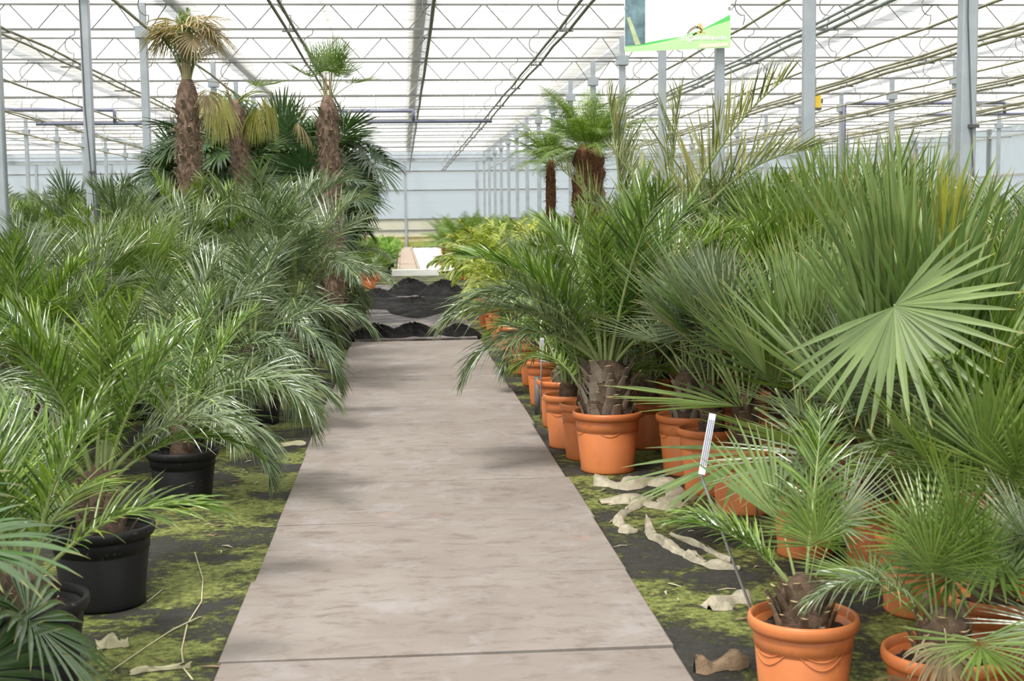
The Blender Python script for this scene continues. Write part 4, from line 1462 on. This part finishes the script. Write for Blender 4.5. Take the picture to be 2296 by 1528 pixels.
def strip(label, pix, w, seed, mat='root', name='torn_strip', cat='fabric', lift=.02):
    rr = random.Random(seed)
    P = [gz(x, y) for x, y in pix]
    pts = []
    for a, b in zip(P[:-1], P[1:]):
        for k in range(5):
            pts.append(a.lerp(b, k / 5))
    pts.append(P[-1])
    base = pts[0].copy()
    mb = MB()
    vs = []
    for i, p in enumerate(pts):
        d = (pts[min(i + 1, len(pts) - 1)] - pts[max(i - 1, 0)]).normalized()
        s = Vector((-d.y, d.x, 0))
        ww = w * (.8 + .25 * math.sin(i * 1.1 + seed) + rr.uniform(-.1, .1)) * (1 if 0 < i < len(pts) - 1 else .3)
        q = p - base
        zc = lift * (.8 + .4 * math.sin(i * .9 + seed * 2)) + .006
        for o, z in ((-1, .0), (-.5, zc * .7), (-.1, zc), (.2, zc * .6), (.6, zc * .9), (1, .0)):
            vs.append(q + s * (o * ww / 2) + Vector((rr.uniform(-.006, .006), rr.uniform(-.006, .006), z + .002)))
    n = 6
    fs = [(i * n + k, i * n + k + 1, (i + 1) * n + k + 1, (i + 1) * n + k) for i in range(len(pts) - 1) for k in range(n - 1)]
    mb.add(vs, fs)
    thing(name, label, cat, base, None, mb.mesh(name, mat, True))


strip('broad crumpled pale fabric strip along the large swagged pot', [(1335, 1085), (1400, 1097), (1460, 1080), (1512, 1100), (1528, 1134)], .15, 1, lift=.045)
strip('flat crumpled pale fabric strip crossing below the broad one', [(1345, 1130), (1420, 1125), (1480, 1140), (1560, 1115)], .16, 2, lift=.03)
strip('short pale fabric strip curling down toward the path', [(1470, 1120), (1410, 1145), (1385, 1170), (1400, 1195), (1430, 1195)], .06, 3, lift=.03)
strip('long snaking pale fabric strip ending at the squat palm\'s stake', [(1450, 1170), (1465, 1210), (1520, 1240), (1560, 1260), (1600, 1275), (1660, 1280)], .055, 4, lift=.03)
strip('thin pale fabric strip over the moss beside the long snaking one', [(1500, 1200), (1560, 1225), (1640, 1262)], .03, 5, lift=.02)
strip('bleached fabric scrap beside the squat palm\'s orange pot', [(1590, 1370), (1640, 1350), (1680, 1345)], .12, 6, lift=.03)
strip('brown rotten wood piece at the path\'s near corner, orange-pot side', [(1560, 1510), (1620, 1500), (1680, 1495)], .07, 7, 'bark_bit', 'wood_scrap', 'debris', .05)
strip('brown-and-pale broken leaf base lying between black pots and path', [(215, 1455), (250, 1452), (290, 1450)], .05, 8, 'straw', 'leaf_scrap', 'debris', .04)
strip('dry stem lying across the ground near the path\'s near corner', [(290, 1515), (340, 1505), (430, 1500)], .02, 9, 'straw', 'straw_scrap', 'debris', .015)
strip('flat pale bark piece by the path edge beside the drooping palm', [(610, 1003), (650, 998), (685, 998)], .09, 10, 'straw', 'leaf_scrap', 'debris', .02)


def stalk(label, pix, r=.0035, over=None):
    P = [gz(x, y, .0035 if k != over else .012) for k, (x, y) in enumerate(pix)]
    b = P[0].copy()
    m = MB()
    m.tube([p - b for p in P], r, 5)
    thing('dry_stalk', label, 'debris', b, None, m.mesh('dry_stalk', 'straw', True))


stalk('long thin curved dry stalk lying on the moss between black pots and path', [(437, 1240), (455, 1300), (452, 1350), (420, 1400), (407, 1460), (412, 1500), (432, 1525)])
stalk('straight thin dry stalk crossing the curved one on the moss', [(248, 1506), (330, 1450), (385, 1414), (424, 1395), (450, 1384)], over=3)
stalk('short pale stalk leaning by the wide black pot', [(330, 1350), (365, 1322)])
for i in range(30):
    right = i % 2
    m = MB()
    a = rr.uniform(0, 6.28)
    l = rr.uniform(.03, .09)
    m.tube([(0, 0, .006), (l * .5 * math.cos(a), l * .5 * math.sin(a), .009), (l * math.cos(a + .12), l * math.sin(a + .12), .005)], [.002, rr.uniform(.003, .006), .0015], 4)
    X = rr.uniform(1.0, 1.55) if right else rr.uniform(-1.05, -.72)
    Yt = rr.uniform(4.3, 9.5)
    while any(math.hypot(X - q[0], Yt - q[1]) < q[2] + .13 for q in TAKEN):
        X = rr.uniform(1.0, 1.55) if right else rr.uniform(-1.05, -.72)
        Yt = rr.uniform(4.3, 9.5)
    thing('twig_scrap', 'small dry twig scrap on the mossy ground beside the %s pots' % ('orange' if right else 'black'), 'debris', (X, Yt, 0), 'twig scraps by the %s pots' % ('orange' if right else 'black'), m.mesh('twig_scrap', rr.choice(['straw', 'bark_bit', 'root'])))


# label stakes
def stake(label, pts, tag, seed, stripes=3):
    b = Vector(pts[0])
    root = thing('label_stake', label, 'label', b)
    m = MB()
    m.tube([Vector(p) - b for p in pts], .005, 6)
    link('rod', m.mesh('rod', 'stake', True), root)
    if tag:
        a, c, w = Vector(tag[0]) - b, Vector(tag[1]) - b, tag[2]
        d = (c - a).normalized()
        s = Vector((1, 0, 0))
        s = (s - d * s.dot(d)).normalized()
        nrm = s.cross(d)
        if nrm.y > 0:
            nrm = -nrm
        m = MB()

        def slab(m, a, c, x0, x1, o0, o1):
            q = [a + s * x0, a + s * x1, c + s * x1, c + s * x0]
            m.add([v + nrm * o0 for v in q] + [v + nrm * o1 for v in q], [(0, 1, 2, 3), (7, 6, 5, 4), (0, 4, 5, 1), (1, 5, 6, 2), (2, 6, 7, 3), (3, 7, 4, 0)])
        slab(m, a, c, -w / 2, w / 2, .005, .007)
        tg = link('tag', m.mesh('tag', 'tag_white'), root)
        m = MB()
        for k in range(stripes):
            x = -w / 2 + w * (k + .7) / (stripes + .4)
            slab(m, a.lerp(c, .15), a.lerp(c, .9), x - w * .06, x + w * .06, .007, .0082)
        link('print_lines', m.mesh('print_lines', 'tag_line'), tg)


e0 = gz(1682, 1362, .27)
D0 = e0.y
e1 = gy(1572, 1068, D0 + .05)
e2 = gy(1594, 935, D0 + .07)
stake('long leaning grey label stake with white striped tag, stuck in the squat palm\'s pot', [e0 - Vector((0, 0, .05)), e0, e1, e2], (gy(1572, 1064, D0 + .04), gy(1597, 928, D0 + .06), .022), 1)
e0 = gy(1212, 932, 9.62)
stake('upright grey label stake in the orange pot beside the pipe stub', [e0 - Vector((0, 0, .03)), gy(1213, 850, 9.62), gy(1215, 762, 9.62)], (gy(1214, 800, 9.60), gy(1215, 758, 9.60), .03), 2, 2)
e0 = gz(1704, 1188, 0)
stake('thin grey stake standing in the ground between the orange pots', [e0, gy(1694, 1120, e0.y), gy(1684, 1052, e0.y)], None, 3)
m = MB()
m.lathe([(.022, 0), (.03, 0), (.03, .3), (.022, .3), (.022, .0)], 14)
pp = gz(1207, 930)
thing('pipe_stub', 'short upright grey drain pipe between path and orange pots', 'pipe', pp, None, m.mesh('pipe_stub', 'steel_dark', True))

# wall box
b = gy(1829, 222, 30.0)
root = thing('control_box', 'small yellow control box hanging under the ceiling behind a post', 'box', (b.x, b.y, b.z - .2))
m = MB()
m.box(-.12, .1, -.08, .08, 0, .3)
link('case', m.mesh('case', 'yellow_paint'), root)
m = MB()
m.box(-.13, .11, -.1, .1, -.05, 0)
m.box(.1, .16, -.03, .03, .1, .2)
link('base_plate', m.mesh('base_plate', 'cable'), root)
m = MB()
m.box(-.01, .01, -.01, .01, .3, 4.57 - (b.z - .2))
link('hanger', m.mesh('hanger', 'steel_dark'), root)

# ------------------------------------------------------------------ banner
YB = 17.85
bl = gy(1400, 118, YB)
br = gy(1638, 108, YB)
x0, x1, z0 = bl.x, br.x, (bl.z + br.z) / 2
W = x1 - x0
top = 4.62
ban = thing('banner', 'hanging white shop banner with green wave, palm logo and web address', 'banner', (x0, YB, z0))
Hh = top - z0


def sheet(name, pts, off, mat, parent, th=.004):
    m = MB()
    n = len(pts)
    m.add([(x, -off, z) for x, z in pts] + [(x, -off - th, z) for x, z in pts], [tuple(range(n)), tuple(range(2 * n - 1, n - 1, -1))] + [(i, i + n, (i + 1) % n + n, (i + 1) % n) for i in range(n)])
    return link(name, m.mesh(name, mat), parent)


def bp(x, y):
    q = gy(x, y, YB)
    return (q.x - x0, q.z - z0)


base = sheet('sheet', [(0, 0), (W, .04), (W, Hh), (0, Hh)], 0, 'banner_white', ban, .006)
sheet('photo_strip', [bp(1401, 103), bp(1446, 98), bp(1446, 0), bp(1447, -60), bp(1402, -60)], .006, 'banner_photo', base)
sheet('photo_stem', [bp(1405, 40), bp(1412, 38), bp(1436, 100), bp(1424, 102)], .0105, 'banner_stem', base, .002)
wave = [bp(1401, 105), bp(1440, 98), bp(1480, 90), bp(1530, 82), bp(1570, 68), bp(1605, 50), bp(1636, 33)]
sheet('green_wave', wave + [bp(1637, 48), bp(1600, 60), bp(1560, 76), bp(1500, 94), bp(1450, 106)], .006, 'banner_green', base)
sheet('pale_band', [bp(1401, 117), bp(1401, 106), bp(1450, 101), bp(1500, 91), bp(1560, 74), bp(1600, 58), bp(1637, 46), bp(1637, 107)], .0065, 'banner_pale', base, .0045)
sheet('peach_stripe', [bp(1568, 108), bp(1568, 100), bp(1632, 96), bp(1632, 104)], .0115, 'print_peach', base, .002)


def arc_shape(name, c, pts, w, mat):
    P = [Vector((*bp(x, y),)) for x, y in pts]
    L_s, R_s = [], []
    for i, p in enumerate(P):
        d = (P[min(i + 1, len(P) - 1)] - P[max(i - 1, 0)]).normalized()
        k = w * math.sin(math.pi * (i + .4) / (len(P) - .2)) + .002
        L_s.append((p.x - d.y * k, p.y + d.x * k))
        R_s.append((p.x + d.y * k, p.y - d.x * k))
    sheet(name, L_s + R_s[::-1], .0115, mat, base, .002)


arc_shape('logo_leaf', 0, [(1540, 76), (1548, 66), (1558, 60), (1568, 62), (1575, 70)], .010, 'print_brown')
arc_shape('logo_leaf', 0, [(1562, 62), (1570, 54), (1573, 64), (1570, 74)], .022, 'print_orange')
arc_shape('logo_leaf', 0, [(1552, 80), (1562, 74), (1572, 72), (1582, 74)], .010, 'print_orange')
arc_shape('logo_leaf', 0, [(1548, 82), (1556, 77), (1563, 74)], .008, 'print_brown')


def text(body, x, y, size, mat, name, bold=.0):
    cu = bpy.data.curves.new(name, 'FONT')
    cu.body = body
    cu.size = size
    cu.offset = bold
    cu.extrude = .001
    tmp = bpy.data.objects.new(name, cu)
    COL.objects.link(tmp)
    dg = bpy.context.evaluated_depsgraph_get()
    me = bpy.data.meshes.new_from_object(tmp.evaluated_get(dg))
    bpy.data.objects.remove(tmp)
    me.materials.clear()
    me.materials.append(MATS[mat])
    q = bp(x, y)
    return link(name, me, base, (q[0], -.0135, q[1]), (math.pi / 2, 0, 0))


text('my', 1526, 92, .11, 'print_white', 'lettering', .001)
text('p', 1545, 91, .15, 'print_white', 'lettering', .001)
text('almshop.com', 1557, 89, .082, 'print_white', 'lettering', .0022)
for x in (.15, .75, W - .25):
    m = MB()
    m.tube([(x, 0, Hh - .03), (x, .07, Hh - .02), (x, .15, 4.58 - z0)], .005, 5)
    link('tie', m.mesh('tie', 'cable'), ban)
for x in (.02, W - .02):
    m = MB()
    m.lathe([(.008, 0), (.02, 0), (.02, .004), (.008, .004)], 12)
    link('eyelet', m.mesh('eyelet', 'galvanised'), ban, (x, -.008, .55), (math.pi / 2, 0, 0))
